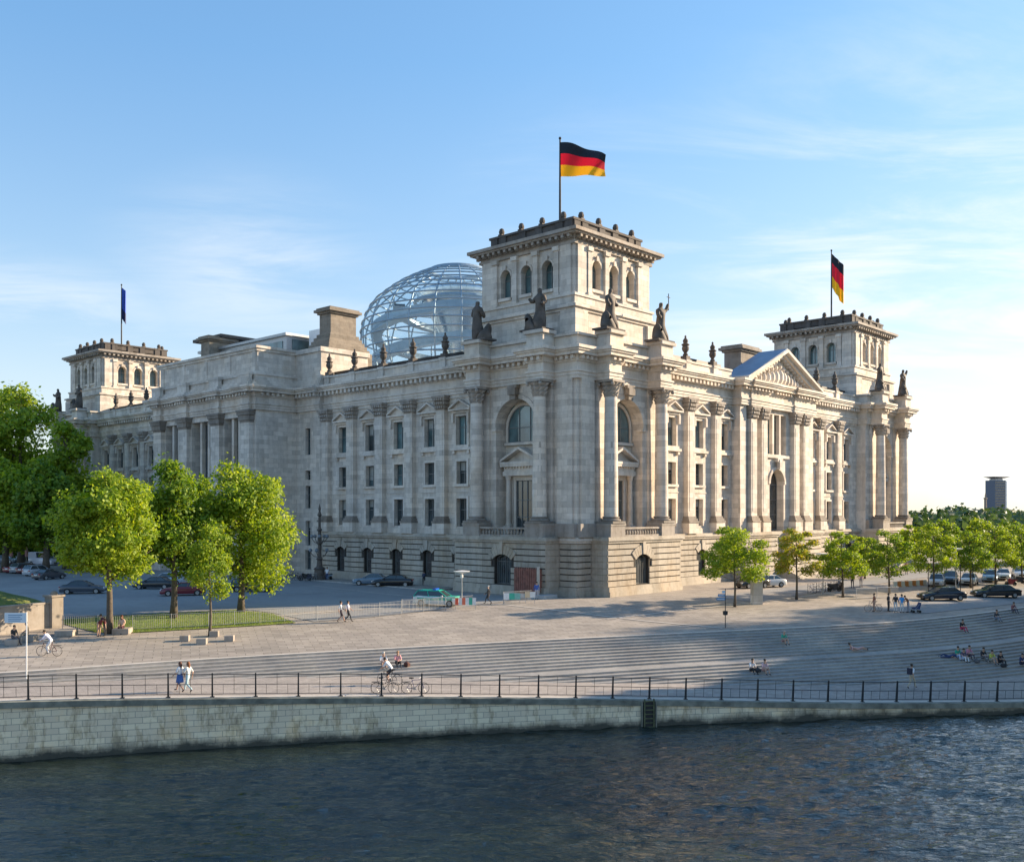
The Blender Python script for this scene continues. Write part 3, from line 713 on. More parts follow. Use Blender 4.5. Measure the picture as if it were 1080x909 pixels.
for i in range(8): fb(p,NP,NC-2.1,NC+2.1,2.0+i*.35,2.0+(i+1)*.35,0,1.6-(i+1)*.19)
p.build('plinth',[M['stone_base'],M['groove']],PB)
cpos=[36.2,39.0,LV-39.0,LV-36.2]
for s in cpos: pilaster(NP,s,0,w=1.5,dep=.7,pw=.28)
e=MB()
for z0,z1,o in ((22.6,22.95,.3),(22.95,23.3,.38),(23.3,23.5,.5),(23.5,24.35,.28),(24.35,24.5,.45),(24.5,24.95,.5),(24.95,25.3,1.15),(25.3,25.5,1.32),(25.5,25.8,1.48)):
    fb(e,NP,A0-o,A1+o,-3.6,.35+o,z0,z1)
dentils(e,NP,A0-.3,36.6-1.5,.85,1.25,24.55,24.9)
for a_,b_ in ((36.2,39.0),(LV-39.0,LV-36.2)):
    s=(a_+b_)/2; hw=(b_-a_)/2+.95
    e0=e; e=MB()
    for ee,c_,z0,z1 in ((.0,.30,22.6,22.95),(.08,.38,22.95,23.3),(.2,.5,23.3,23.5),(-.02,.28,23.5,24.35),(.15,.45,24.35,24.5),(.2,.5,24.5,24.95),(.85,1.15,24.95,25.3),(1.02,1.32,25.3,25.5),(1.18,1.48,25.5,25.8)):
        fb(e,NP,s-hw-ee,s+hw+ee,.35+c_,.85+ee,z0,z1)
    dentils(e,NP,s-hw-.2,s+hw+.2,1.05,1.45,24.55,24.9); e.build('entablature_break',M['stone_trim'],PB); e=e0
dentils(e,NP,41.2,LV-41.2,.85,1.25,24.55,24.9); dentils(e,NP,LV-36.6+1.5,A1+.3,.85,1.25,24.55,24.9)
e.build('entablature',M['stone_trim'],PB)
# pediment: tympanum, raking cornices with modillions
g=MB(); hw=10.3; zb,za=25.8,30.6; d0,d1=.0,1.6
def prf(mb,F,poly,da,db):
    n=len(poly); vs=[F.p(x,da,z) for x,z in poly]+[F.p(x,db,z) for x,z in poly]
    mb.add(vs,[tuple(range(n)),tuple(range(2*n-1,n-1,-1))]+[(i,i+n,(i+1)%n+n,(i+1)%n) for i in range(n)])
prf(g,NP,[(NC-hw+.8,zb),(NC+hw-.8,zb),(NC,za-.55)],-.4,.25)
sl=(za-zb)/hw
for sg in (-1,1):
    prf(g,NP,[(NC+sg*hw,zb),(NC+sg*(hw-1.3),zb),(NC,za-.65),(NC,za-.3),(NC+sg*hw,zb+.12)],.25,1.2)
    prf(g,NP,[(NC+sg*(hw+.3),zb+.0),(NC+sg*(hw+.3),zb+.3),(NC,za+.15),(NC,za-.3),(NC+sg*hw,zb+.12)],-.4,1.75)
    nn=13
    for i in range(nn):
        t=(i+.7)/nn; s=NC+sg*(hw-1.2)*(1-t); z=zb+(za-.65-zb)*t
        prf(g,NP,[(s-.2,z-.38),(s+.2,z-.38+sl*.0),(s+.2,z+.1),(s-.2,z+.1)],1.2-.9,.9)
g.build('pediment',M['stone_trim'],PB)
# relief figures in the tympanum
g=MB()
for i in range(15):
    s=NC+(i-7)*1.05; h=max(.3,(1-abs(s-NC)/9.6)*3.1)
    x,y,_=NP.p(s,.3,0); g.blob((x,y,zb+.2+h*.35),h*.24,n=7,m=5,sz=1.5); g.blob((x+.1,y-.1,zb+.2+h*.8),h*.1+.05,n=6,m=4)
g.build('tympanum_relief',M['stone_trim'],PB)
g=MB()
for sg in (-1,1):
    prf(g,NP,[(NC+sg*(hw+.25),zb+.32),(NC+sg*(hw+.25),zb+.22),(NC,za+.05),(NC,za+.22)],-2.6,1.6)
prf(g,NP,[(NC-hw+.5,zb),(NC+hw-.5,zb),(NC,za-.3)],-2.5,-2.2)
g.build('pediment_roof',M['roofm'],PB)
# ---- roofs ----
r=MB(); r.box(2.2,LV-1.6,15.0,LU-15.0,24.0,26.3); r.box(15.0,LV-15,2.2,15.0,24.0,26.28); r.box(14.5,LV-15,LU-15,LU-1.6,24,26.29)
r.build('roof',M['roof_flat'],PB)
b=MB(); b.quad((LV,15.6,0),(LV,LU-15.6,0),(LV,LU-15.6,26),(LV,15.6,26)); b.quad((15.6,LU,0),(LV-15.6,LU,0),(LV-15.6,LU,26),(15.6,LU,26))
b.box(LV-1.5,LV+.8,15.6,LU-15.6,25.0,25.8); b.build('rear_wall',M['stone'],PB)
def at_dir(px,Z): return (px-540)*Z/FPX
# stone pylons on the roof
def pylon(x0,x1,y0,y1,zb,zt,steps,name='roof_pylon',mat='stone_brown'):
    g=MB(); n=len(steps)
    z=zb
    for (e,h) in steps:
        g.box(x0-e,x1+e,y0-e,y1+e,z,z+h); z+=h
    g.box(x0,x1,y0,y1,z,zt-.9); g.box(x0-.25,x1+.25,y0-.25,y1+.25,zt-.9,zt-.6); g.box(x0-.6,x1+.6,y0-.6,y1+.6,zt-.6,zt-.25); g.box(x0-.35,x1+.35,y0-.35,y1+.35,zt-.25,zt)
    g.build(name,M[mat],PB)
pylon(4.0,8.4,47.3,49.9,26.3,37.4,[(1.6,4.9),(1.35,.5),(1.1,.5),(.85,.5),(.6,.5),(.3,.5)])
pylon(4.0,8.4,LU-49.9,LU-47.3,26.3,37.4,[(1.6,4.9),(1.35,.5),(1.1,.5),(.85,.5),(.6,.5),(.3,.5)])
pylon(41.2,45.4,4.6,7.2,26.3,31.8,[(.3,.8)],mat='stone_weather')
def rbox(name,mat,*bs):
    g=MB()
    for b_ in bs: g.box(*b_)
    return g.build(name,M[mat],PB)
rbox('roof_plant_room','galv',(6.0,14,61,86,30,35.3),(5.6,14.4,60.6,86.4,35.3,35.7))
rbox('roof_plant_glazing','glass_sky_paint',(5.9,6.0,62,85,31.5,34.6),(7,13,60.9,61.0,31.5,34.9))
rbox('roof_lift_head','white',(9.0,13,55.5,59.5,30,36.2))
rbox('roof_hut','stone_dark',(6.6,11.4,80.5,86.5,35.7,37.3),(5.6,12.4,79,88,37.3,37.8))
# ---- dome ----
DC=Vector((44.6,64.2,0))
prof=[(15.4,31.0),(16.2,33.5),(16.9,36.5),(17.3,39.5),(17.2,41.8),(16.4,44.2),(15.0,46.4),(13.0,48.1),(10.9,49.6),(8.5,50.9),(6.3,51.9),(4.9,52.4)]
def pr_at(t):
    x=t*(len(prof)-1); i=min(int(x),len(prof)-2); f=x-i
    p0,p1,p2,p3=[prof[min(max(i+k,0),len(prof)-1)] for k in (-1,0,1,2)]
    return tuple(.5*((2*p1[q])+(-p0[q]+p2[q])*f+(2*p0[q]-5*p1[q]+4*p2[q]-p3[q])*f*f+(-p0[q]+3*p1[q]-3*p2[q]+p3[q])*f**3) for q in (0,1))
DM=empty('dome',(0,0,0),0,parent=PB)
g=MB(); g.lathe([(18.3,26.3),(18.3,30.4),(17.6,30.4),(17.6,31.0),(16.4,31.0)],(DC.x,DC.y,0),48); g.build('dome_drum',M['white'],DM)
NR=17
for k in range(24):
    q=2*PI*k/24+.06; pts=[]
    for i in range(25):
        r,z=pr_at(i/24); pts.append((DC.x+r*math.cos(q),DC.y+r*math.sin(q),z))
    g=MB(); g.tube(pts,.15,6); g.build('dome_rib',M['domesteel'],DM,smooth='all')
for i in range(NR):
    r,z=pr_at((i+.6)/NR)
    g=MB(); g.tube([(DC.x+(r+.15)*math.cos(2*PI*k/48),DC.y+(r+.15)*math.sin(2*PI*k/48),z) for k in range(49)],.14 if i else .22,5,False); g.build('dome_ring',M['domesteel'],DM)
g=MB()
for i in range(NR):
    t0=(i+.62)/NR; t1=min(1,(i+1.48)/NR)
    if i==NR-1: continue
    r0,z0=pr_at(t0); r1,z1=pr_at(t1)
    for k in range(24):
        a0=2*PI*(k+.03)/24+.06; a1=2*PI*(k+.97)/24+.06
        g.quad((DC.x+(r0+.35)*math.cos(a0),DC.y+(r0+.35)*math.sin(a0),z0),(DC.x+(r0+.35)*math.cos(a1),DC.y+(r0+.35)*math.sin(a1),z0),(DC.x+(r1+.05)*math.cos(a1),DC.y+(r1+.05)*math.sin(a1),z1),(DC.x+(r1+.05)*math.cos(a0),DC.y+(r1+.05)*math.sin(a0),z1))
g.build('dome_glazing',M['domeglass'],DM,fix=False)
g=MB()
g.tube([(DC.x+4.9*math.cos(2*PI*k/40),DC.y+4.9*math.sin(2*PI*k/40),52.55) for k in range(41)],.22,6,False); g.build('crown_ring',M['domesteel'],DM)
g=MB(); g.lathe([(1.2,27),(1.3,31),(1.8,36),(3.2,41),(5.6,45.5),(7.6,48.2),(7.4,48.5)],(DC.x,DC.y,0),30); g.build('mirror_cone',M['mirror'],DM,smooth='all')
for ph in (0,PI):
    vs=[];fs=[]; n=96
    for i in range(n+1):
        t=i/n; q=ph+t*PI*2.6+.6; z=31.6+t*14.6; r,_=pr_at(min(.999,(z-31)/22*.95+.0)); 
        ro=min(15.6,pr_at(.05+t*.62)[0]-.8); ri=ro-2.0
        for rr,zz in ((ri,z),(ro,z),(ro,z+1.25),(ro-.1,z+1.25),(ro-.1,z-.35),(ri,z-.35)): vs.append((DC.x+rr*math.cos(q),DC.y+rr*math.sin(q),zz))
    for i in range(n):
        for k in range(6): fs.append((i*6+k,i*6+(k+1)%6,(i+1)*6+(k+1)%6,(i+1)*6+k))
    g=MB(); g.add(vs,fs); g.build('dome_ramp',M['domesteel'],DM)
g=MB(); g.tube([(DC.x+7.7*math.cos(2*PI*k/40),DC.y+7.7*math.sin(2*PI*k/40),46.6) for k in range(41)],.35,6,False); g.build('viewing_platform',M['domesteel'],DM)
# ---- skin builder shared by statues and people ----
def skin_mesh(name,verts,edges,radii,levels=1):
    me=bpy.data.meshes.new(name); me.from_pydata(verts,edges,[])
    o=bpy.data.objects.new(name,me); COL.objects.link(o)
    md=o.modifiers.new('s','SKIN'); md.use_smooth_shade=True
    sk=me.skin_vertices[0].data
    for i,r in enumerate(radii): sk[i].radius=(r,r) if not isinstance(r,tuple) else r; sk[i].use_root=(i==0)
    if levels: 
        m2=o.modifiers.new('u','SUBSURF'); m2.levels=levels; m2.render_levels=levels
    dg=bpy.context.evaluated_depsgraph_get(); dg.update()
    out=bpy.data.meshes.new_from_object(o.evaluated_get(dg)); out.name=name
    bpy.data.objects.remove(o); bpy.data.meshes.remove(me)
    return out
# robed stone figure, about 3.2 m
def statue_mesh(kind):
    V=[(0,0,1.75),(0,.03,2.15),(0,.02,2.5),(0,0,2.72),(0,.05,2.98),(0,.04,3.12),
       (0,0,1.2),(.02,.05,.6),(.02,.1,.05),
       (.34,0,2.45),(.50,.10,2.05),(.38,.38,1.85),(-.34,0,2.45),(-.52,.05,2.05),(-.42,.35,1.9)]
    if kind==1: V[13]=(-.62,.1,2.6); V[14]=(-.75,.2,3.15)
    if kind==2: V[10]=(.62,.15,2.15); V[11]=(.82,.35,2.45)
    E_=[(0,1),(1,2),(2,3),(3,4),(4,5),(0,6),(6,7),(7,8),(2,9),(9,10),(10,11),(2,12),(12,13),(13,14)]
    Rr=[.38,.34,.34,.13,.19,.15,.46,.58,.72,.20,.17,.12,.20,.17,.12]
    # a companion crouching at the side
    n=len(V); V+=[(.55,.2,.35),(.85,.25,.75),(.95,.3,1.15),(1.0,.32,1.42),(1.25,.35,.25),(.75,.5,.95)]
    E_+=[(8,n),(n,n+1),(n+1,n+2),(n+2,n+3),(n,n+4),(n+2,n+5)]; Rr+=[.38,.34,.26,.15,.3,.1]
    me=skin_mesh('statue',V,E_,Rr,1)
    me.materials.append(M['statue'])
    for v in me.vertices:   # drapery folds
        if v.co.z<2.2: 
            a=math.atan2(v.co.y,v.co.x); f=.035*math.sin(a*9+v.co.z*2); v.co.x*=1+f*2; v.co.y*=1+f*2
    return me
SM=[statue_mesh(k) for k in range(3)]
def statue(loc,rz,kind,label,staff=False,sc=1.45):
    root=empty('roof_statue',loc,rz,label,'statue','statues on the corner pavilions')
    o=bpy.data.objects.new('figure',SM[kind]); link(o,root)
    g=MB(); g.box(-.85,1.35,-.6,.75,0,.14); g.build('pedestal',M['stone_dark'],root)
    if staff:
        g=MB(); x=-.76 if kind==1 else .84; y=.22 if kind==1 else .36
        g.tube([(x,y,1.0 if kind==2 else 2.6),(x,y,3.9)],.035,5); g.tube([(x-.22,y,3.62),(x+.22,y,3.62)],.03,5); g.build('staff',M['statue'],root)
    root.scale=(sc,)*3
    for c in root.children: c.location.z+=0.0
    return root
zs=27.7
statue((-1.3,13.2,zs),R(180+90),0,'dark robed statue left of the near tower, between dome and tower','')
statue((-1.3,3.9,zs),R(90),2,'dark standing statue with crouching companion on the near tower left face')
statue((3.9,-1.3,zs),R(180),0,'dark seated-looking statue group on the near tower right face')
statue((13.2,-1.3,zs),R(180),1,'dark statue raising a cross-topped staff at the near tower right edge',True)
statue((LV-13.2,-1.3,zs),R(180),2,'dark statue group at the front of the far right tower')
statue((LV-3.9,-1.3,zs),R(180),1,'rightmost dark statue with raised arm on the far right tower')
statue((-1.3,LU-13.2,zs),R(90),0,'dark statue on the far left tower, beside the treetops')
statue((-1.3,LU-3.9,zs),R(90),2,'leftmost dark statue of the far left tower, half behind the tree')
# ---- flags ----
def flag(loc,h,name_label,cols,w,hh,dirv,fl,droop=False,vertical=True):
    root=empty('flagpole',loc,0,name_label,'flag','flagpoles on the towers')
    g=MB(); g.tube([(0,0,0),(0,0,h*.5),(0,0,h)],[.16,.13,.09],8); g.blob((0,0,h+.12),.17,n=8,m=6); g.build('pole',M['rail'],root)
    nx,nz=26,15; vs=[];fs=[];mi=[]
    d=Vector(dirv).normalized(); s=d.cross(Vector((0,0,1)))
    for side in (0,1):
      for j in range(nz+1):
        for i in range(nx+1):
            u=i/nx; v=j/nz
            if not droop:
                p=d*(u*w*(.97)+.18*math.sin(u*9+v*3)*u)+s*(.9*math.sin(u*8.5+v*2.4)*u**.6*w*.16+.0)
                z=h-.35-v*hh*(1-.42*u**1.4)-.36*w*u**1.5 -.20*math.sin(u*8.5+v*2.2)*u*(.6+.6*v)
            else:
                p=d*(u*w*.50)+s*(.33*math.sin(u*16)*u*.8)*(0.4+.6*v)
                z=h-.35-v*hh*1.0-.7*w*u*(.6+.4*v)
            p=p+s*(.012*side)
            vs.append((p.x,p.y,z))
    N=(nx+1)*(nz+1)
    for side in (0,1):
      for j in range(nz):
        for i in range(nx):
            a=side*N+j*(nx+1)+i; fs.append((a,a+1,a+nx+2,a+nx+1)); mi.append(min(2,int(j/nz*3)) if not droop else (0 if j<nz*.24 else 1 if j<nz*.62 else 2))
    g=MB(); g.add(vs,fs); g.m=mi; g.build('flag',cols,root,smooth='all',fix=False)
    return root
def flagmat(n,c):
    m,nt,b=newmat(n); b.inputs['Base Color'].default_value=(*c,1); b.inputs['Roughness'].default_value=.7
    t=nd(nt,'ShaderNodeBsdfTranslucent'); t.inputs[0].default_value=(*c,1); mx=nd(nt,'ShaderNodeMixShader'); mx.inputs[0].default_value=.4
    nt.links.new(b.outputs[0],mx.inputs[1]); nt.links.new(t.outputs[0],mx.inputs[2]); nt.links.new(mx.outputs[0],nt.nodes['Material Output'].inputs[0]); return m
fb_=flagmat('flag_black',(.03,.04,.06)); fr_=flagmat('flag_red',(.85,.03,.07)); fg_=flagmat('flag_gold',(1.0,.66,.02)); fe_=plain('flag_blue',(.03,.09,.45),.7); fe2=plain('flag_deep_blue',(.008,.02,.10),.7)
CR=Vector((C_,-S_,0)) # camera-right in world
flag((i0-.0,i0+.9,39.2),12.9,'large black-red-gold flag streaming on the near tower',[fb_,fr_,fg_],5.5,4.0,CR+Vector((-.3,.1,0)),0)
flag((LV-i0,i0,39.2),13.4,'black-red-gold flag hanging folded over the far right tower',[fb_,fr_,fg_],4.6,5.6,CR*1.4+Vector((.2,.2,0)),0,True)
flag((i0,LU-i0,39.2),13.6,'limp dark blue flag on the far left tower',[fe_,fe_,fe2],1.7,6.0,CR,0,True)
# ================= TERRAIN (survey frame X right, Z away) =================
TP=[(-400,-95),(-120,28.5),(-60,48.8),(-32.5,58.2),(-21.5,66.0-3.2+1.6),(-9.3,69.9-.2),(4.4,75.2),(18.7,80.4),(31.0,84.9),(40.0,90.0),(50.5,98.0),(75,118),(140,165),(400,330)]
QP=[(-400,-99),(-120,14),(-60,40.8),(-27.6,52.5),(-18.3,55.2),(-7.9,57.7),(8.4,61.3),(22.2,63.3),(34.3,65.1),(60,69.5),(140,86),(400,140)]
ZT=-1.0; RIS=.15; TRD=.56; LAND=1.1; WL=-4.66
def smooth(P,it=2):
    for _ in range(it):
        Q=[P[0]]
        for a,b in zip(P,P[1:]): Q+=[(a[0]*.75+b[0]*.25,a[1]*.75+b[1]*.25),(a[0]*.25+b[0]*.75,a[1]*.25+b[1]*.75)]
        P=Q+[P[-1]]
    return P
TPs=smooth(TP); QPs=smooth(QP)
def interp(P,x,k=1):
    if x<=P[0][0]: return P[0][k]
    for a,b in zip(P,P[1:]):
        if x<=b[0]: return a[k]+(b[k]-a[k])*(x-a[0])/(b[0]-a[0])
    return P[-1][k]
ZP=[(-400,-1.2),(-60,-1.2),(-27.6,-1.44),(-18.3,-1.8),(-7.9,-2.2),(8.4,-3.04),(22.2,-3.67),(34.3,-3.97),(60,-4.0),(400,-4.0)]
def zprom(X): return interp(ZP,X)
def dist_T(X,Z):
    best=1e9
    for a,b in zip(TPs,TPs[1:]):
        ax,az=a; dx,dz=b[0]-ax,b[1]-az; t=max(0,min(1,((X-ax)*dx+(Z-az)*dz)/(dx*dx+dz*dz)))
        d=math.hypot(X-ax-t*dx,Z-az-t*dz)
        if d<abs(best): best=d if (dx*(Z-az)-dz*(X-ax))<0 else -d
    return best   # positive on the river side
def roff(i): return TRD*i+(LAND if i>=10 else 0)
def height(X,Z):
    d=dist_T(X,Z)
    if d<=0: return ZT*max(0,1-(-d)/18.0)
    k=0
    while k<30 and roff(k)<d: k+=1
    return max(ZT-RIS*k,zprom(X))
def at(px,py,on=None):
    """point on the terrain seen from the photographer's spot"""
    Z=35.0
    k=(px-540)/FPX; s=(py-Y0)/FPX
    while Z<400:
        h=height(k*Z,Z) if on is None else on
        if HC-s*Z<=h: break
        Z+=.1
    return W(k*Z,Z,h if on is None else on), (k*Z,Z)
def WW(p,z): return tuple(W(p[0],p[1],z))
# ground: plaza + land to the horizon
def offs(P,d):   # offset polyline toward the river by d
    out=[]
    for i,p in enumerate(P):
        a=P[max(0,i-1)]; b=P[min(len(P)-1,i+1)]; t=Vector((b[0]-a[0],b[1]-a[1])).normalized(); out.append((p[0]+t.y*d,p[1]-t.x*d))
    return out
def strip_mesh(rows,mat,name,kind='structure',parent=None):
    g=MB(); n=len(rows[0]); vs=[p for r in rows for p in r]
    g.add(vs,[(j*n+i,j*n+i+1,(j+1)*n+i+1,(j+1)*n+i) for j in range(len(rows)-1) for i in range(n-1)])
    o=g.build(name,mat,parent); 
    if kind: tag(o,kind=kind)
    return o
rows=[[WW(p,ZT) for p in TPs]]
for d,z in ((4,-.78),(9,-.5),(13.5,-.25),(18,0)): rows.append([WW(p,z) for p in offs(TPs,-d)])
rows.append([WW((p[0]*1.0,max(p[1]+22,130)),0) for p in TPs]); rows.append([WW((p[0]*9,3500),0) for p in TPs])
strip_mesh(rows,M['plaza'],'ground')
# steps
g=MB(); NS=27
prev=TPs; z=ZT
for i in range(NS):
    r0=offs(TPs,roff(i)); nx=offs(TPs,roff(i+1))
    # riser
    ok=lambda p:p[1]>interp(QPs,p[0])+1.2
    for a,b in zip(r0,r0[1:]):
        if ok(a) and ok(b): g.quad(WW(a,z),WW(b,z),WW(b,z-RIS),WW(a,z-RIS))
    z-=RIS
    for a,b,c,d in zip(r0,r0[1:],nx[1:],nx):
        if ok(a) and ok(b) and ok(c) and ok(d): g.quad(WW(a,z),WW(b,z),WW(c,z),WW(d,z))
tag(g.build('steps',M['step']),kind='structure')
# stone nosing along the top edge
strip_mesh([[WW(p,ZT+.004) for p in TPs],[WW(p,ZT+.026) for p in offs(TPs,-.5)]],M['line'],'kerb')
# landing kept as part of the steps; promenade
rows=[[WW(p,zprom(p[0])+.0) for p in offs(QPs,0)]]
for d in (-2.0,-5,-9,-14,-20): rows.append([WW(q,zprom(p[0])) for p,q in zip(QPs,offs(QPs,d))])
strip_mesh(rows,M['prom'],'promenade')
strip_mesh([[WW(q,zprom(p[0])+.006) for p,q in zip(QPs,offs(QPs,-.35))],[WW(q,zprom(p[0])+.006) for p,q in zip(QPs,offs(QPs,-.95))]],M['line'],'kerb')
# quay wall with coping
qw=empty('quay_wall',WW(QP[6],WL-1),0,'long pale block-built river wall with mossy coping and dark wet foot','wall')
def rel(o,root): o.location=-root.location; return o
def wallstrip(off,z0f,z1f): return [[WW(p,z0f(p[0])) for p in offs(QPs,off)],[WW(p,z1f(p[0])) for p in offs(QPs,off)]]
g=MB()
def lo(rows):
    n=len(rows[0]); vs=[p for r in rows for p in r]; g.add(vs,[(j*n+i,j*n+i+1,(j+1)*n+i+1,(j+1)*n+i) for j in range(len(rows)-1) for i in range(n-1)])
P0=offs(QPs,.0)
lo([[WW(p,WL-1.5) for p in offs(QPs,.12)],[WW(p,zprom(p[0])-.32) for p in QPs],[WW(p,zprom(p[0])-.32) for p in offs(QPs,-.9)]])
rel(g.build('wall_face',M['quay'],qw),qw)
g=MB(); lo([[WW(p,zprom(p[0])-.32) for p in offs(QPs,-.3)],[WW(p,zprom(p[0])-.32) for p in offs(QPs,.10)],[WW(p,zprom(p[0])+.012) for p in offs(QPs,.10)],[WW(p,zprom(p[0])+.014) for p in offs(QPs,-.35)]])
rel(g.build('coping',M['coping'],qw),qw)
# water
g=MB(); g.quad((-1500,-1500,WL),(1500,-1500,WL),(1500,-20,WL),(-1500,-20,WL))
g=MB(); far=[W(-900,-600,WL),W(900,-600,WL)]
from array import array
NX,NZ=560,430; X0,X1,Z0,Z1=-62.0,74.0,14.0,72.0; vs=[]
nn_=noise.noise
for j in range(NZ+1):
    tz=j/NZ; Zc=Z0+(Z1-Z0)*tz
    for i in range(NX+1):
        tx=i/NX; Xc=X0+(X1-X0)*tx
        e=min(1,tx*12,(1-tx)*12,tz*10,(1-tz)*10)
        gu=1.0+.75*nn_((Xc*.045,Zc*.09,7.0))+.5*max(-.7,min(1,Xc/30))
        h=.085*nn_((Xc*.28+.25*Zc*.1,Zc*.62,0))+.085*nn_((Xc*.7,Zc*1.5,3.1))+.055*nn_((Xc*1.9+.2*Zc,Zc*3.6,9.3))
        w=W(Xc,Zc,WL+h*gu*e); vs.append((w.x,w.y,w.z))
g.add(vs,[(j*(NX+1)+i,j*(NX+1)+i+1,(j+1)*(NX+1)+i+1,(j+1)*(NX+1)+i) for j in range(NZ) for i in range(NX)])
for a,b,c,d in ((-900,X0,-500,120),(X1,900,-500,120),(X0,X1,-500,Z0),(X0,X1,Z1,120)):
    g.quad(WW((a,c),WL),WW((b,c),WL),WW((b,d),WL),WW((a,d),WL))
g_=g.build('water',M['water'],fix=False,smooth='all'); tag(g_,kind='structure')
# ladder on the quay wall, its recess shade painted as a dark panel
k=(684-540)/FPX; lz=61.6; lx=k*lz; lx=8.6; lz=61.35
ld=empty('quay_ladder',W(lx,lz-.28,WL),camdir(1,.16),'rusty green iron ladder on the river wall, before a panel painted dark as recess shade','ladder')
g=MB(); g.box(-.42,.42,-.02,.06,-.3,1.55); g.build('recess',M['dark'],ld)  # flat near-black panel on the wall face, painting the shade of a recess
g=MB(); 
for x in (-.30,.30): g.box(x-.04,x+.04,-.12,-.05,-.2,1.75)
g.build('stile',plain('ladder_paint',(.09,.10,.05),.7,0,.5,5),ld)
g=MB()
for i in range(7): g.box(-.26,.26,-.11,-.06,-.05+i*.27,.01+i*.27)
g.build('rung',bpy.data.materials['ladder_paint'],ld)
g=MB(); g.box(-.50,-.42,-.1,.1,-.3,1.6); g.box(.42,.50,-.1,.1,-.3,1.6); g.build('side_stone',M['coping'],ld)
# riverside railing
rl=empty('riverside_railing',W(-27,53,zprom(-27)),0,'dark steel railing with thick posts along the river promenade','railing')
RP=offs(QPs,-.55)
L_=0; pts=[]
acc=0.0; nextp=0.0; gap=2.42
lst=[]
start=-38.0
for a,b in zip(RP,RP[1:]):
    seg=math.hypot(b[0]-a[0],b[1]-a[1]); m=max(1,int(seg/.05))
    for i in range(m):
        t=i/m; x=a[0]+(b[0]-a[0])*t
        if x<start: continue
        if acc>=nextp and x<52: lst.append((x,a[1]+(b[1]-a[1])*t)); nextp+=gap
        acc+=seg/m
pm=None;panels=None
RH=1.32
for i,p in enumerate(lst):
    z=zprom(p[0]); a=lst[min(i+1,len(lst)-1)]; b=lst[max(i-1,0)]; rz=camdir(a[0]-b[0],a[1]-b[1])
    if pm is None:
        g=MB(); g.add([(-.05,-.05,0),(.05,-.05,0),(.05,.09,0),(-.05,.09,0),(-.035,-.16,RH+.08),(.035,-.16,RH+.08),(.035,-.06,RH+.08),(-.035,-.06,RH+.08)],[(0,3,2,1),(4,5,6,7),(0,1,5,4),(1,2,6,5),(2,3,7,6),(3,0,4,7)])
        g.box(-.12,.12,-.1,.14,0,.03)
        pm=g.build('post',M['rail'],rl)
        o=pm
    else:
        o=pm.copy(); COL.objects.link(o)
    w=W(p[0],p[1],z); o.location=w-rl.location; o.rotation_euler=(0,0,rz)
for p,q in zip(lst,lst[1:]):
    z0,z1=zprom(p[0]),zprom(q[0]); A=W(p[0],p[1],z0); B=W(q[0],q[1],z1); D=B-A; n_=Vector((-D.y,D.x,0)).normalized()
    if n_.dot(W(0,0)-A)<0: n_=-n_
    g=MB()
    def P_(t,h): return A+D*t+Vector((0,0,h))+n_*(.0+.10*h)-n_*.02
    g.tube([P_(0,RH),P_(1,RH)],.022,5); g.tube([P_(.02,.74),P_(.98,.74)],.020,5); g.tube([P_(.02,.18),P_(.98,.18)],.020,5)
    for t in (.25,.75): g.tube([P_(t,.18),P_(t,.74)],.012,4)
    g.tube([P_(.5,.18),P_(.5,RH)],.014,4)
    o=g.build('rail_panel',M['rail'],rl); o.location=-rl.location
# ---- roads and bands on the plaza ----
def patch(name,mat,pix,dz,kind='structure'):
    g=MB(); vs=[]
    for px,py in pix:
        w,_=at(px,py); vs.append((w.x,w.y,w.z+dz))
    g.add(vs,[tuple(range(len(vs)))]); return tag(g.build(name,mat),kind=kind)
def slab(name,mat,poly,z0,z1,kind='structure'):
    n=len(poly); g=MB(); g.add([(x,y,z0) for x,y in poly]+[(x,y,z1) for x,y in poly],[tuple(range(n-1,-1,-1)),tuple(range(n,2*n))]+[(i,(i+1)%n,(i+1)%n+n,i+n) for i in range(n)])
    return tag(g.build(name,mat),kind=kind)
# street along the east front (world x<0), car park beyond
def sheet(name,mat,poly,z):
    g=MB(); g.add([(x,y,z) for x,y in poly],[tuple(range(len(poly)))]); return tag(g.build(name,mat),kind='structure')
def drape(name,mat,poly,dz,step=3.0,kind='structure'):
    bm=bmesh.new(); vs=[bm.verts.new((x,y,0)) for x,y in poly]; bm.faces.new(vs)
    xs=[p[0] for p in poly]; ys=[p[1] for p in poly]
    for ax,lo_,hi_ in ((0,min(xs),max(xs)),(1,min(ys),max(ys))):
        c=lo_+step
        while c<hi_ and c<lo_+step*60:
            no=(1,0,0) if ax==0 else (0,1,0); co=(c,0,0) if ax==0 else (0,c,0)
            bmesh.ops.bisect_plane(bm,geom=bm.verts[:]+bm.edges[:]+bm.faces[:],plane_co=co,plane_no=no); c+=step
    for v in bm.verts:
        dx,dy=v.co.x,v.co.y; X=C_*dx-S_*dy+XC; Z=S_*dx+C_*dy+100; v.co.z=height(X,Z)+dz
    bmesh.ops.recalc_face_normals(bm,faces=bm.faces)
    me=bpy.data.meshes.new(name); bm.to_mesh(me); bm.free(); me.materials.append(mat)
    o=bpy.data.objects.new(name,me); link(o); return tag(o,kind=kind)
def band(name,pix,wd,dz,mat):
    P=[at(*p)[0] for p in pix]; 
    for a,b in zip(P,P[1:]):
        d=(b-a); n=Vector((-d.y,d.x,0)).normalized()*wd/2
        drape(name,mat,[(a.x+n.x,a.y+n.y),(b.x+n.x,b.y+n.y),(b.x-n.x,b.y-n.y),(a.x-n.x,a.y-n.y)],dz,2.5)
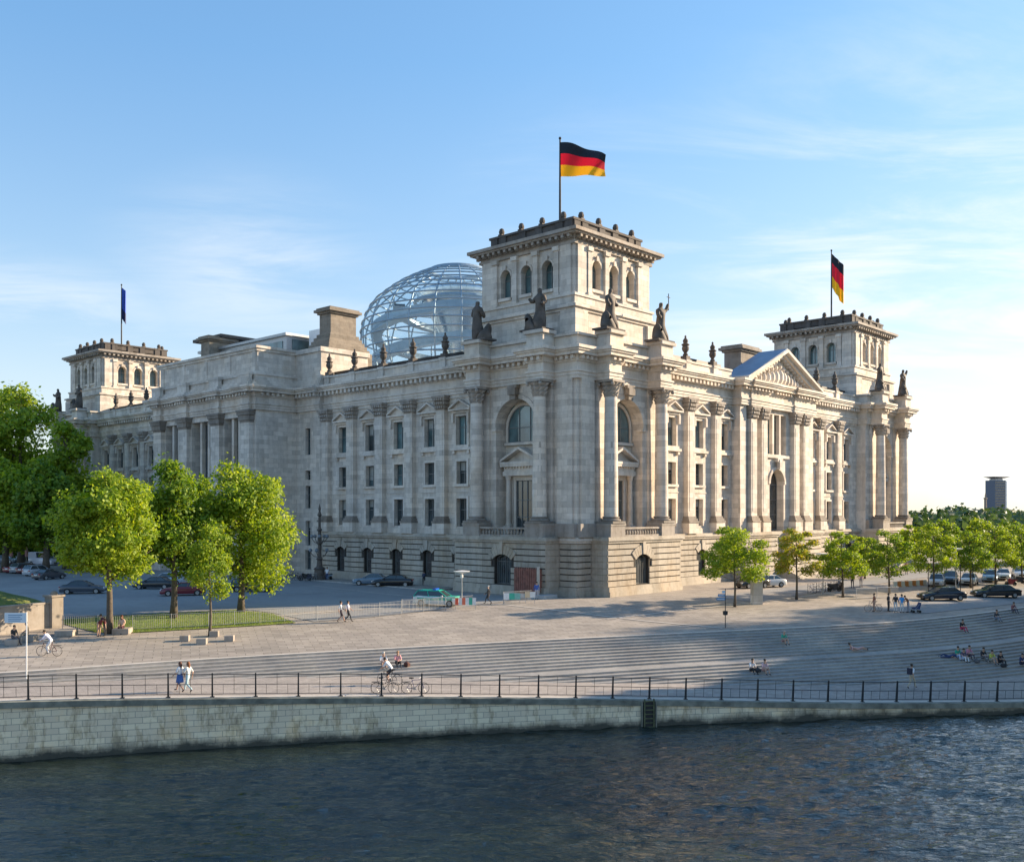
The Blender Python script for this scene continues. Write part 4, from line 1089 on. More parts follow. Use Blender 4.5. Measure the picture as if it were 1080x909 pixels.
drape('road',M['asphalt'],[(-4.2,3.0),(-14,1.6),(-25,2.4),(-30,3.6),(-30,14),(-46,20),(-60,26),(-60,250),(-4.2,250)],.035,4)
drape('road',M['asphalt'],[(15,-25.0),(200,-39),(200,-49),(60,-36.0),(30,-31.6),(17,-29.0)],.035,4)
drape('road',M['asphalt'],[(10,-9.5),(200,-9.5),(200,-15),(10,-15)],.035,4)
slab('pavement',M['plaza'],[(-4.0,17),(-1.0,17),(-1.0,LU),(-4.0,LU)],0,.13)
slab('kerb',M['kerb'],[(-4.2,17),(-4.003,17),(-4.003,LU),(-4.2,LU)],0,.13)
drape('grass',M['grass'],[(-45.5,9.8),(-43.5,7.9),(-34,4.6),(-31.5,4.0),(-30.4,9),(-31,14),(-37,16),(-46,18)],.05,1.5)
g=MB(); random.seed(3)   # grass blades for the verge
poly=[(-45.5,9.8),(-43.5,7.9),(-34,4.6),(-31.5,4.0),(-30.4,9),(-31,14),(-37,16),(-46,18)]
def inside(x,y,P):
    r=False
    for (x0,y0),(x1,y1) in zip(P,P[1:]+P[:1]):
        if (y0>y)!=(y1>y) and x<(x1-x0)*(y-y0)/(y1-y0)+x0: r=not r
    return r
n=0
while n<9000:
    x=random.uniform(-46,-27);y=random.uniform(2.5,20)
    if not inside(x,y,poly): continue
    n+=1; z=height(C_*x-S_*y+XC,S_*x+C_*y+100)+.05; h=random.uniform(.06,.16); a=random.uniform(0,6.3)
    g.add([(x,y,z),(x+.03*math.cos(a),y+.03*math.sin(a),z),(x+random.uniform(-.05,.05),y+random.uniform(-.05,.05),z+h)],[(0,1,2)])
tag(g.build('grass_blades',M['leaf_mid'],fix=False),kind='stuff')
band('paving_band',[(470,634),(560,641),(680,655),(762,662.5)],.35,.03,M['line'])
band('paving_band',[(640,653),(730,642.5),(800,635),(1000,612)],.3,.03,M['line'])
band('paving_band',[(95,664),(200,655.5),(300,649),(420,640)],.3,.03,M['line'])
band('kerb',[(230,632),(310,627),(380,623)],.3,.06,M['kerb']); band('kerb',[(330,618),(400,626),(440,630)],.2,.05,M['line'])
# retaining wall with grassy bank, far left
w0,_=at(-30,674); w1,_=at(52,662)
bank=empty('retaining_wall',w1,0,'weathered stone retaining wall with end pillar below a grass bank','wall')
d=(w0-w1); d.z=0; L_=d.length; az=math.atan2(d.y,d.x); bank.rotation_euler=(0,0,az)
g=MB(); g.box(0,L_+20,-.35,0,-.6,1.85) ; g.box(0,L_+20,-.4,.05,1.85,1.98); g.build('wall_face',M['stone_cap'],bank)
g=MB(); g.box(-.95,-.003,-.6,.35,-.6,2.35); g.box(-1.05,.1,-.7,.45,2.35,2.5); g.blob((-.5,-.15,2.55),.28,n=8,m=5); g.build('pillar',M['stone_weather'],bank)
sg=-1 if True else 1
b2=empty('grass_bank',w1,az); 
g=MB(); nx,ny=24,10; vs=[]
for j in range(ny+1):
    for i in range(nx+1):
        x=-.0+(L_+20)*i/nx; y=-.36-13*j/ny; z=1.9+ 1.5*math.sin(PI*min(1,j/ny*1.15))**.8*min(1,i/4+.35) - (1.8*(j/ny)**3) + .12*noise.noise((x*.4,y*.4,0)); vs.append((x,y,z))
g.add(vs,[(j*(nx+1)+i,j*(nx+1)+i+1,(j+1)*(nx+1)+i+1,(j+1)*(nx+1)+i) for j in range(ny) for i in range(nx)])
g.box(0,.02,-13,-.36,-.5,1.7)
o=g.build('grass_bank',M['grass'],b2); b2.name='bank_mound'; tag(b2,kind='structure'); o.name='mound_surface'
BANKSIDE=(W(0,400)-w1)
# choose the side of the wall that lies away from the river
yl=Vector((-math.sin(az),math.cos(az),0))
if yl.dot(BANKSIDE)>0:
    for r_ in (bank,b2):
        r_.scale=(1,-1,1)
# ================= TREES =================
def leafcloud(lobes,n,size,rnd,flat=0.0,trunkgap=0):
    vs=[];fs=[]
    tot=sum(l[3]**2 for l in lobes)
    for (cx,cy,cz,r,sq) in lobes:
        m=int(n*r*r/tot)
        for _ in range(m):
            u=rnd.uniform(-1,1); a=rnd.uniform(0,2*PI); q=math.sqrt(1-u*u); rr=r*(rnd.random()**.38)
            dx,dy,dz=q*math.cos(a),q*math.sin(a),u
            k=noise.noise((cx+dx*1.9,cy+dy*1.9,cz+dz*1.9))+.5*noise.noise((cx+dx*5,cy+dy*5,cz+dz*5))
            rr*=1+.55*k
            if k<-.22 and rnd.random()<.75: continue
            p=Vector((cx+dx*rr,cy+dy*rr,cz+dz*rr*sq))
            s=size*rnd.uniform(.55,1.35)
            nn=Vector((dx*.6+rnd.gauss(0,.6),dy*.6+rnd.gauss(0,.6),abs(dz)*.6+.25+rnd.gauss(0,.5))).normalized()
            t=nn.orthogonal().normalized(); t.rotate(Matrix.Rotation(rnd.uniform(0,6.3),3,nn)); b=nn.cross(t)
            i=len(vs)
            vs+=[p-t*s*.5,p+b*s*.32-nn*s*.06,p+t*s*.5,p-b*s*.32-nn*s*.06]; fs.append((i,i+1,i+2,i+3))
    return vs,fs
def limbs(g,H,r0,lobes,rnd,base=0):
    top=max(l[2] for l in lobes)
    lean=[rnd.uniform(-.15,.15),rnd.uniform(-.15,.15)]
    pts=[];rs=[]
    for i in range(9):
        t=i/8; z=top*t*.98; pts.append((lean[0]*t*2+.08*math.sin(t*7),lean[1]*t*2,z)); rs.append(r0*(1.35 if i==0 else 1)*(1-t)**.8+.02)
    g.tube(pts,rs,9)
    for (cx,cy,cz,r,sq) in lobes:
        zb=max(base,min(cz-r*.7,top*.8)); t=zb/(top*.98); p0=Vector((lean[0]*t*2,lean[1]*t*2,zb)); p3=Vector((cx,cy,cz+r*.3)); mid=p0.lerp(p3,.5)+Vector((0,0,-.15*r))
        g.tube([p0,mid,p3],[r0*.42*(1-t*.5),r0*.25,.03],6)
        for k in range(3):
            e=p3+Vector((rnd.gauss(0,r*.5),rnd.gauss(0,r*.5),rnd.uniform(-.2,.5)*r)); g.tube([mid.lerp(p3,.3+.2*k),e],[r0*.14,.015],4)
def tree(name,loc,lobes,n,size,mat,r0,label,group,seed,base=1.5,cat='tree'):
    rnd=random.Random(seed); root=empty(name,loc,rnd.uniform(0,.3),label,cat,group)
    g=MB(); limbs(g,0,r0,lobes,rnd,base); g.build('trunk',M['bark'],root,smooth='all',fix=False)
    g=MB(); g.add(*leafcloud(lobes,n,size,rnd)); g.build('crown',M[mat],root,fix=False)
    return root
def lobeset(H,zb,R_,n,rnd,tall=1.0):
    """rounded crown between zb and H with radius R_"""
    L=[(0,0,(zb+H)/2,R_*.62,(H-zb)/2/(R_*.62)*.8)]
    for i in range(n):
        a=2*PI*i/n*2.4+rnd.uniform(-.3,.3); t=(i+.5)/n; z=zb+(H-zb)*(.16+.74*t)
        env=math.sqrt(max(.05,1-((t-.42)/.62)**2)); r=R_*rnd.uniform(.24,.46)*(1 if t<.8 else .8)
        d=(R_*env-r)*rnd.uniform(.75,1.14)
        L.append((d*math.cos(a),d*math.sin(a),z,r,rnd.uniform(.75,1.0)))
    return L
def px_tree(name,px,py,top,half,bot,n,size,mat,r0,label,group,seed,nl=12,Z=None,zb=None):
    if Z is None: w,(X,Zc)=at(px,py)
    else: Zc=Z; w=W((px-540)*Z/FPX,Z,0)
    H=HC+(540-top)*Zc/FPX-w.z; R_=half*Zc/FPX; b=HC+(540-bot)*Zc/FPX-w.z
    return tree(name,w,lobeset(H,max(b,.8),R_,nl,random.Random(seed)),n,size,mat,r0,label,group,seed,base=max(b,.8)*.8)
px_tree('broadleaf_tree',115,668,491,60,622,26000,.30,'leaf_bright',.24,'bright green leafy tree beside the seated people behind the left bars','trees on the verge',11,16)
px_tree('broadleaf_tree',183,652,478,50,622,20000,.32,'leaf_mid',.26,'darker green tree standing between the two bright verge trees','trees on the verge',12,14)
px_tree('broadleaf_tree',254,646,484,66,630,28000,.32,'leaf_bright',.27,'widest bright green tree on the verge, reaching toward the parliament','trees on the verge',13,16)
px_tree('young_tree',221,671,549,29,640,6500,.22,'leaf_bright',.09,'slender young green tree among four stone cubes','trees on the verge',14,9)
for i,(px,top,half,Z,mat,lab,sd) in enumerate(((-25,384,62,165,'leaf_mid','tall dark tree cut off by the left edge of the picture',21),(22,392,52,160,'leaf_bright','tallest dark green tree rising at the far left',22),(70,432,36,150,'leaf_bright','dark green tree whose crown covers the foot of the far left tower',23),(48,486,40,140,'leaf_mid','lower dense dark tree beneath the tall left trees',24),(5,478,45,142,'leaf_bright','shady broad tree above the parked car row at the left',25))):
    px_tree('park_tree',px,600,top,half,588,17000,.62,mat,.5,lab,'tall trees beyond the car park',sd,14,Z=Z)
# street trees right of the tower: airy tiers
def tier_lobes(H,zb,R_,rnd,n=15):
    L=[]
    for i in range(n):
        t=(i+.5)/n; a=i*2.4+rnd.uniform(-.4,.4); z=zb+(H-zb)*(.08+.88*t); env=math.sqrt(max(.04,1-((t-.36)/.68)**2)); r=R_*rnd.uniform(.28,.4)*(1.05-.3*t); d=max(0,(R_*env-r*.8))*rnd.uniform(.8,1.1)
        L.append((d*math.cos(a),d*math.sin(a),z,r,rnd.uniform(.45,.65)))
    L.append((0,0,zb+(H-zb)*.45,R_*.5,.75)); return L
TV=[]
def street_tree(px,py,top,half,bot,mat,label,seed,Z=None,n=7500,size=.24):
    if Z is None: w,(X,Zc)=at(px,py)
    else: Zc=Z; w=W((px-540)*Z/FPX,Z,0)
    H=HC+(540-top)*Zc/FPX-w.z; R_=half*Zc/FPX; b=HC+(540-bot)*Zc/FPX-w.z
    return tree('street_tree',w,tier_lobes(H,max(b,1.2),R_,random.Random(seed)),n,size,mat,.10,label,'young street trees along the north side',seed,base=max(b,1.2)*.9)
street_tree(775,640,556,39,614,'leaf_bright','leftmost street tree, full green crown just right of the near tower',31,n=12000)
street_tree(840,632,557,28,608,'leaf_autumn','street tree with orange-yellow tinged thin crown',32,n=6500)
street_tree(889,630,560,28,612,'leaf_bright','round green street tree right of the orange-tinged one',33,n=8500)
street_tree(938,626,559,27,610,'leaf_mid','street tree standing over the group of people by the bars',34,n=7500)
street_tree(985,622,552,26,606,'leaf_bright','green street tree left of the far street lamp',35,n=7500)
street_tree(1024,620,560,24,604,'leaf_mid','street tree just right of the far street lamp',36)
street_tree(1050,617,552,26,602,'leaf_bright','bright street tree over the parked car row',37)
street_tree(1078,615,556,26,602,'leaf_mid','street tree cut by the right edge above the motorbike',38)
for i,(px,top,half,Z,mat,lab) in enumerate(((965,553,20,150,'leaf_bright','pale green tree tight against the far building corner'),(998,549,22,165,'leaf_mid','background tree peeping above the street lamp'),(1036,548,24,160,'leaf_bright','background tree behind the middle of the parked row'),(1066,550,24,170,'leaf_mid','background tree behind the parked cars at the right'),(1095,546,28,165,'leaf_mid','background tree cut off at the right frame edge'),(912,566,20,128,'leaf_bright','small tree against the far pavilion plinth'))):
    street_tree(px,600,top,half,600,mat,lab,50+i,Z=Z,n=5000,size=.42)
# dense low shrubs below the left trees
for i,(px,Z,h,hw) in enumerate(((-10,176,5.5,6),(28,178,5,6.5),(62,170,7,4.5))):
    px_tree('dense_shrub',px,600,540-(h-HC)*FPX/Z,hw*FPX/Z,541+(HC)*FPX/Z*.86,5000,.7,'leaf_dark',.2,['dark shrub mass at the left picture edge','dark shrub mass behind the parked car row','tall dark shrub beside the white van'][i],'shrubs under the left trees',70+i,8,Z=Z)
# far woods
rnd=random.Random(5); vs=[];fs=[]
for k in range(230):
    Z=rnd.choice([260,300,350,420,500,620])*rnd.uniform(.92,1.08); px=rnd.uniform(930,1210)
    X=(px-540)*Z/FPX; ytop=548-(Z-240)/380*12.5+rnd.uniform(-2.0,2.6)
    H=HC+(540-ytop)*Z/FPX; H=max(5,H); r=rnd.uniform(4.5,7.5)*(1+Z/900); w=W(X,Z,0)
    L=[(w.x,w.y,H-r*.8,r,.8),(w.x+r*.6,w.y,H-r*1.35,r*.8,.8),(w.x-r*.6,w.y+2,H-r*1.3,r*.8,.8)]
    a,b=leafcloud(L,650,1.5+Z/350,rnd); o=len(vs); vs+=a; fs+=[tuple(i+o for i in f) for f in b]
    vs_=0
g=MB(); g.add(vs,fs); 
for k in range(60):
    Z=rnd.uniform(300,640); px=rnd.uniform(930,1210); w=W((px-540)*Z/FPX,Z,0); 
tag(g.build('woods',M['leaf_far'],fix=False),label='dark green far-off park woods along the horizon',kind='stuff')
g=MB()
for Z,top in ((330,4.0),(520,6.5),(660,9.0)):
    pass
# far high-rise with flat winged roof, and the column beside it
hz=1250.0; w=W((1050.5-540)*hz/FPX,hz,0); hr=empty('high_rise',w,camdir(1,.35),'distant grey high-rise with a thin wing-like roof above the woods','tower block')
m_=plain('highrise_panel',(.07,.10,.15),.5); 
g=MB(); g.box(-9.5,7.5,-8,8,0,49.5); g.build('wall',m_,hr)
g=MB(); g.box(7.5,9,-7.5,7.5,0,49.2); g.box(9,11,-7,7,0,48.5); g.build('stair_shaft',M['white'],hr)
g=MB(); g.add([(-13,-9,54.2),(15,-9,54.2),(15,9,54.2),(-13,9,54.2),(-3,-4,51.2),(5,-4,51.2),(5,4,51.2),(-3,4,51.2)],[(0,1,2,3),(4,7,6,5),(0,4,5,1),(1,5,6,2),(2,6,7,3),(3,7,4,0)]); g.box(-6,6,-5,5,49.5,51.3); g.build('roof',M['galv'],hr)
g=MB()
for i in range(14): g.box(-9.6,7.6,-8.1,-8.02,2+i*3.4,3.4+i*3.4)
g.build('window',M['glass'],hr)
hz=1150.0; w=W((1039.3-540)*hz/FPX,hz,0); vcn=empty('monument_column',w,0,'tiny distant monument column left of the high-rise','column')
g=MB(); g.lathe([(4,0),(4,8),(1.6,8.5),(1.5,24),(2.2,24.5),(2.2,25.5),(.9,26)],(0,0,0),12); g.build('shaft',M['stone_brown'],vcn)
g=MB(); g.lathe([(.8,26),(.9,28),(.5,30),(.1,32)],(0,0,0),8); g.build('figure',M['stone_brown'],vcn)
# office building north of the river bend (outside the frame, it shades the lower steps)
src=[o for o in SC.objects if o.name.startswith('park_tree') and o.parent is None]
lab=['first','second','third','fourth','fifth','sixth','seventh','eighth','ninth']
for i in range(9):  # unseen trees, added to make the block's shadow edge soft and ragged
    t_=dup(src[i%len(src)],(-2+i*11.5,-53.5+(i*37%5)*.5,0),i*1.1,label='%s unseen tree counted from the river, added to soften the office block shadow'%lab[i],scale=.66+.05*(i*7%4)); t_['group']='unseen trees added to soften the block shadow'
ob=empty('office_building',(125,-97.5,0),0,'long concrete-and-glass office block beyond the right edge of the picture','building')
g=MB()
for i in range(6): g.box(-100,100,-38,37.8,i*4.0,i*4.0+.6)
for i in range(41): g.box(-100+i*5-.25,-100+i*5+.25,-38,38,0,21.5)
g.box(-100,100,-38,38,20.6,21.5); g.build('concrete_frame',plain('pale_concrete',(.5,.49,.47),.8,0,.1,.5),ob)
g=MB(); g.box(-99,99,-36,36,0,20.6); g.build('glazing',M['glass'],ob)
# ================= PEOPLE =================
MC={}
def cm(c,rough=.8):
    k=tuple(round(x,3) for x in c)
    if k not in MC: MC[k]=plain('cloth_%d'%len(MC),c,rough,0,.12,9)
    return MC[k]
def body(pose,shirt,legs,skin=(.50,.30,.21),shoes=(.05,.04,.04),hair=(.04,.03,.02),short=False,sleeve=False,skirt=False,longhair=False,bald=False):
    J=dict(pel=(0,0,.95),wst=(0,.01,1.10),chs=(0,.0,1.34),nck=(0,.0,1.50),hd0=(0,.03,1.58),hd1=(0,.02,1.69),
     sR=(.18,0,1.42),eR=(.25,-.03,1.14),wR=(.25,.10,.90),sL=(-.18,0,1.42),eL=(-.25,-.03,1.14),wL=(-.25,.10,.90),
     hR=(.10,0,.92),kR=(.11,.03,.50),aR=(.11,-.02,.09),tR=(.13,.16,.04),hL=(-.10,0,.92),kL=(-.11,.03,.50),aL=(-.11,-.02,.09),tL=(-.13,.16,.04))
    P={'stand':{},
     'walk':dict(kR=(.09,.22,.52),aR=(.09,.30,.12),tR=(.09,.47,.10),kL=(-.09,.02,.48),aL=(-.09,-.32,.17),tL=(-.09,-.20,.03),eR=(.24,-.16,1.16),wR=(.24,-.12,.92),eL=(-.24,.10,1.16),wL=(-.22,.30,1.0),chs=(0,.03,1.34)),
     'sit':dict(pel=(0,0,.14),wst=(0,-.01,.30),chs=(0,.06,.54),nck=(0,.11,.70),hd0=(0,.16,.78),hd1=(0,.16,.90),sR=(.18,.08,.62),eR=(.24,.20,.38),wR=(.12,.40,.36),sL=(-.18,.08,.62),eL=(-.24,.20,.38),wL=(-.12,.40,.36),
        hR=(.10,.04,.12),kR=(.14,.42,.34),aR=(.13,.52,-.06),tR=(.13,.68,-.11),hL=(-.10,.04,.12),kL=(-.14,.42,.30),aL=(-.13,.56,-.06),tL=(-.13,.72,-.11)),
     'sitchair':dict(pel=(0,0,.12),wst=(0,0,.28),chs=(0,.04,.52),nck=(0,.07,.68),hd0=(0,.12,.76),hd1=(0,.12,.88),sR=(.18,.05,.60),eR=(.24,.10,.36),wR=(.14,.32,.22),sL=(-.18,.05,.60),eL=(-.24,.10,.36),wL=(-.12,.32,.22),
        hR=(.10,.04,.10),kR=(.13,.44,.12),aR=(.13,.44,-.34),tR=(.13,.60,-.41),hL=(-.10,.04,.10),kL=(-.13,.44,.10),aL=(-.13,.50,-.34),tL=(-.13,.66,-.41)),
     'lie':dict(pel=(0,0,.13),wst=(0,-.14,.15),chs=(0,-.38,.22),nck=(0,-.52,.34),hd0=(0,-.58,.42),hd1=(0,-.62,.53),sR=(.18,-.42,.28),eR=(.26,-.50,.06),wR=(.22,-.28,.05),sL=(-.18,-.42,.28),eL=(-.26,-.50,.06),wL=(-.22,-.28,.05),
        hR=(.10,.04,.12),kR=(.12,.42,.32),aR=(.12,.72,.08),tR=(.12,.88,.08),hL=(-.10,.04,.12),kL=(-.12,.45,.13),aL=(-.12,.86,.07),tL=(-.12,.92,.2)),
     'cycle':dict(pel=(0,-.16,.99),wst=(0,-.08,1.13),chs=(0,.14,1.34),nck=(0,.26,1.48),hd0=(0,.33,1.54),hd1=(0,.36,1.65),sR=(.18,.19,1.42),eR=(.24,.34,1.18),wR=(.22,.52,1.06),sL=(-.18,.19,1.42),eL=(-.24,.34,1.18),wL=(-.22,.52,1.06),
        hR=(.10,-.14,.96),kR=(.11,.24,.80),aR=(.11,.10,.42),tR=(.11,.26,.36),hL=(-.10,-.14,.96),kL=(-.11,.16,.58),aL=(-.11,-.02,.22),tL=(-.11,.14,.18)),
     'bend':dict(chs=(0,.30,1.16),wst=(0,.12,1.08),nck=(0,.42,1.22),hd0=(0,.5,1.22),hd1=(0,.58,1.26),sR=(.18,.34,1.2),eR=(.2,.42,.92),wR=(.16,.5,.7),sL=(-.18,.34,1.2),eL=(-.2,.42,.92),wL=(-.16,.5,.7)),
     'lean':dict(chs=(0,.16,1.28),wst=(0,.05,1.08),nck=(0,.26,1.40),hd0=(0,.32,1.46),hd1=(0,.36,1.56),sR=(.18,.18,1.34),eR=(.22,.34,1.12),wR=(.18,.52,1.02),sL=(-.18,.18,1.34),eL=(-.22,.34,1.12),wL=(-.18,.52,1.02)),
    }[pose]
    J.update(P)
    names=list(J); idx={k:i for i,k in enumerate(names)}
    Ed=[('pel','wst'),('wst','chs'),('chs','nck'),('nck','hd0'),('hd0','hd1'),('chs','sR'),('sR','eR'),('eR','wR'),('chs','sL'),('sL','eL'),('eL','wL'),('pel','hR'),('hR','kR'),('kR','aR'),('aR','tR'),('pel','hL'),('hL','kL'),('kL','aL'),('aL','tL')]
    rad=dict(pel=(.155,.115),wst=(.135,.10),chs=(.165,.12),nck=(.058,.058),hd0=(.088,.092),hd1=(.082,.085),s=(.075,.07),e=(.048,.048),w=(.032,.03),h=(.10,.10),k=(.062,.062),a=(.042,.042),t=(.042,.036))
    V=[J[n] for n in names]; Rr=[rad.get(n) or rad[n[0]] for n in names]
    # hands: palm and five fingers
    for s in 'RL':
        w=Vector(J['w'+s]); e=Vector(J['e'+s]); d=(w-e).normalized(); sd=d.orthogonal().normalized(); palm=w+d*.08
        V.append(tuple(palm)); Rr.append((.034,.026)); pi=len(V)-1; names.append('w'+s+'p'); Ed.append(('w'+s,'w'+s+'p')); idx['w'+s+'p']=pi
    me=skin_mesh('body',V,[(idx[a],idx[b]) for a,b in Ed],Rr,1)
    mats=[cm(shirt),cm(legs),cm(skin,.55),cm(shoes),cm(hair)]
    for m in mats: me.materials.append(m)
    reg=[]
    for a,b in Ed:
        n=b[0]
        if b in('hd0','hd1','nck'): r=2
        elif b in('wst','chs') or b[0]=='s': r=0
        elif b[0]=='e': r=0
        elif b[0]=='w': r=0 if (sleeve and len(b)==2) else 2
        elif b[0] in 'h': r=1
        elif b[0]=='k': r=1
        elif b[0]=='a': r=2 if short else 1
        else: r=3
        reg.append((Vector(J.get(a) or V[idx[a]]),Vector(V[idx[b]]),r))
    hc=Vector(J['hd1']); up=(hc-Vector(J['hd0'])).normalized()
    for p in me.polygons:
        c=Vector(p.center); best=9;r=0
        for a,b,q in reg:
            ab=b-a; t=max(0,min(1,(c-a).dot(ab)/ab.length_squared)); dd=(c-a-ab*t).length
            if dd<best: best=dd; r=q
        if r==2 and (c-hc).length<.2:
            l=(c-hc); 
            if l.dot(up)>.035 or (l.y<-.02 and l.dot(up)>-.10 and not bald): r=4 if not bald else 2
        p.material_index=r
    # face: nose, ears ; fingers
    bm=bmesh.new(); bm.from_mesh(me)
    h=Vector(J['hd0']).lerp(hc,.5); fwd=Vector((0,1,0)); fwd=(fwd-up*fwd.dot(up)).normalized()
    def bit(p,s,mi):
        r=bmesh.ops.create_cube(bm,size=1); 
        for v in r['verts']: v.co=Vector((v.co.x*s[0],v.co.y*s[1],v.co.z*s[2]))+p
        for f in {f for v in r['verts'] for f in v.link_faces}: f.material_index=mi
    bit(h+fwd*.10,(.022,.03,.035),2); bit(h+Vector((.092,0,0)),(.02,.035,.05),2); bit(h-Vector((.092,0,0)),(.02,.035,.05),2)
    bit(h+fwd*.092+up*.03+Vector((.032,0,0)),(.02,.012,.012),4); bit(h+fwd*.092+up*.03-Vector((.032,0,0)),(.02,.012,.012),4); bit(h+fwd*.092-up*.045,(.04,.01,.01),0)
    for s in 'RL':
        w=Vector(J['w'+s]); e=Vector(J['e'+s]); d=(w-e).normalized(); sd=Vector((0,1,0)) if abs(d.y)<.7 else Vector((1,0,0)); sd=(sd-d*sd.dot(d)).normalized(); nn=d.cross(sd)
        for k,(ln,o_) in enumerate(((.075,-.027),(.085,-.009),(.08,.009),(.062,.026),(.055,.05))):
            a=w+d*(.11 if k<4 else .06)+sd*o_; b=a+d*ln*.6+nn*.012; c2=b+d*ln*.4+nn*.03+(sd*.02 if k==4 else Vector())
            for p,q in ((a,b),(b,c2)):
                t=(q-p).normalized(); x=t.orthogonal().normalized()*.008; y=t.cross(x).normalized()*.008
                vv=[bm.verts.new(p+m) for m in (x,y,-x,-y)]+[bm.verts.new(q+m*.8) for m in (x,y,-x,-y)]
                for i in range(4): f=bm.faces.new((vv[i],vv[(i+1)%4],vv[4+(i+1)%4],vv[4+i])); f.material_index=2
                bm.faces.new(vv[4:]).material_index=2
    bm.to_mesh(me); bm.free()
    me.polygons.foreach_set('use_smooth',[True]*len(me.polygons))
    return me,J
def person(loc,dirv,pose,label,shirt,legs,group='people on the riverside plaza',sc=1.0,bag=None,**kw):
    me,J=body(pose,shirt,legs,**{k:v for k,v in kw.items()})
    rz=math.atan2(dirv.y,dirv.x)-PI/2
    root=empty('person',loc,rz,label,'person',group)
    o=bpy.data.objects.new('body',me); link(o,root)
    hair=kw.get('hair',(.04,.03,.02))
    h1=Vector(J['hd1']); g=MB()
    g.lathe([(.001,.085),(.06,.075),(.092,.03),(.098,-.02),(.085,-.05)],(h1.x,h1.y-.025,h1.z+.015),10)
    if kw.get('longhair'): g.lathe([(.085,-.02),(.10,-.12),(.085,-.24),(.03,-.30)],(h1.x,h1.y-.055,h1.z),10)
    g.build('hair',cm(hair if not kw.get('bald') else kw.get('skin',(.5,.3,.21))),root,smooth='all')
    if kw.get('skirt'):
        p=Vector(J['pel']); g=MB(); g.lathe([(.13,.14),(.17,0),(.20,-.2),(.23,-.38)],(p.x,p.y+.02,p.z),12); g.build('skirt',cm(legs),root,smooth='all')
    if bag:
        c=Vector(J['chs']); g=MB(); g.box(-.16,.16,c.y-.34,c.y-.13,c.z-.30,c.z+.14); ob_=g.build('backpack',cm(bag),root)
    root.scale=(sc,)*3
    return root
L_=-CR; away=W(0,101)-W(0,100); toward=-away
def P(px,py,dirv,pose,label,shirt,legs,sink=0.0,**kw):
    w,_=at(px,py); w=w+Vector((0,0,sink)); return person(w,dirv,pose,label,shirt,legs,**kw)
WH=(.75,.75,.76); BK=(.03,.03,.035); NV=(.03,.05,.14); SK=(.50,.30,.21)
P(515,637,L_,'walk','man in dark suit with grey hair walking left past the barriers',BK,BK,sleeve=True,hair=(.45,.45,.43))
P(359.5,656.5,CR,'walk','left one of a couple in white tops walking on the plaza',WH,(.08,.06,.07),short=True)
P(367,656,CR,'walk','right one of a couple in pale tops walking on the plaza',(.62,.60,.68),BK)
P(190,729.5,L_+away*.3,'walk','woman in white top and short blue skirt on the promenade',WH,(.05,.12,.35),short=True,skirt=True,longhair=True,hair=(.12,.05,.03))
P(198.5,729.5,L_+away*.3,'walk','woman in white top and pale trousers beside the blue skirt',(.74,.74,.7),(.45,.62,.66),longhair=True,hair=(.22,.08,.03))
P(961.5,726,CR+away*.6,'walk','walker in white shirt and beige trousers with dark backpack',WH,(.50,.42,.30),bag=(.03,.03,.05),short=False)
# seated on the steps: feet toward the river
riv=toward+CR*.35
def S(px,py,lab,shirt,legs,pose='sit',d=None,**kw): 
    w,_=at(px,py-3); 
    return person(w,(d or riv),pose,lab,shirt,legs,group='people sitting on the steps',**kw)
S(826,682,'person in green top sitting high on the middle of the steps',(.05,.38,.25),(.45,.25,.22),short=True,hair=(.4,.35,.3))
S(792.5,711,'person in white shirt at left of the lower seated pair',WH,BK)
S(805.5,712,'person in pale pink at right of the lower seated pair',(.62,.42,.45),(.55,.33,.28),short=True)
S(404,705,'person in white behind the parked bicycles, seated left',WH,(.5,.35,.3),short=True,hair=(.5,.48,.45))
S(419,705,'person in pink behind the parked bicycles, seated right',(.7,.35,.38),BK,hair=(.35,.2,.1))
S(904,690,'person lying back on the empty steps above the walker',(.6,.34,.30),(.6,.36,.32),'lie',d=CR,short=True)
S(1014,668,'person in black with red trousers seated near the top steps',BK,(.5,.05,.12))
S(1050,658,'slim dark figure seated with legs stretched on the upper steps',(.05,.06,.08),(.20,.25,.33))
S(1068,648,'person crouched at the very top of the right steps',(.25,.10,.12),(.1,.1,.14))
S(1009,697,'person in green shirt in the seated group at right',(.03,.38,.25),(.45,.55,.75))
S(1015,699,'person in white trousers in the middle of the seated group',(.10,.08,.15),WH)
S(1021,697,'person in pink with dark hair in the seated group at right',(.62,.25,.36),(.1,.08,.1))
S(1001,697,'person in navy leaning at the left end of the seated group',NV,NV,'lie',d=L_)
S(1036,700,'person in black bending forward right of the seated group',BK,(.16,.16,.17))
S(1045,702,'person in yellow-green shirt among the dark seated ones',(.50,.52,.10),(.4,.38,.32),short=True)
S(1054,702,'person in black at the right end of the seated group',BK,BK)
S(1077,706,'person in dark blue sitting at the right picture edge',NV,(.03,.03,.06))
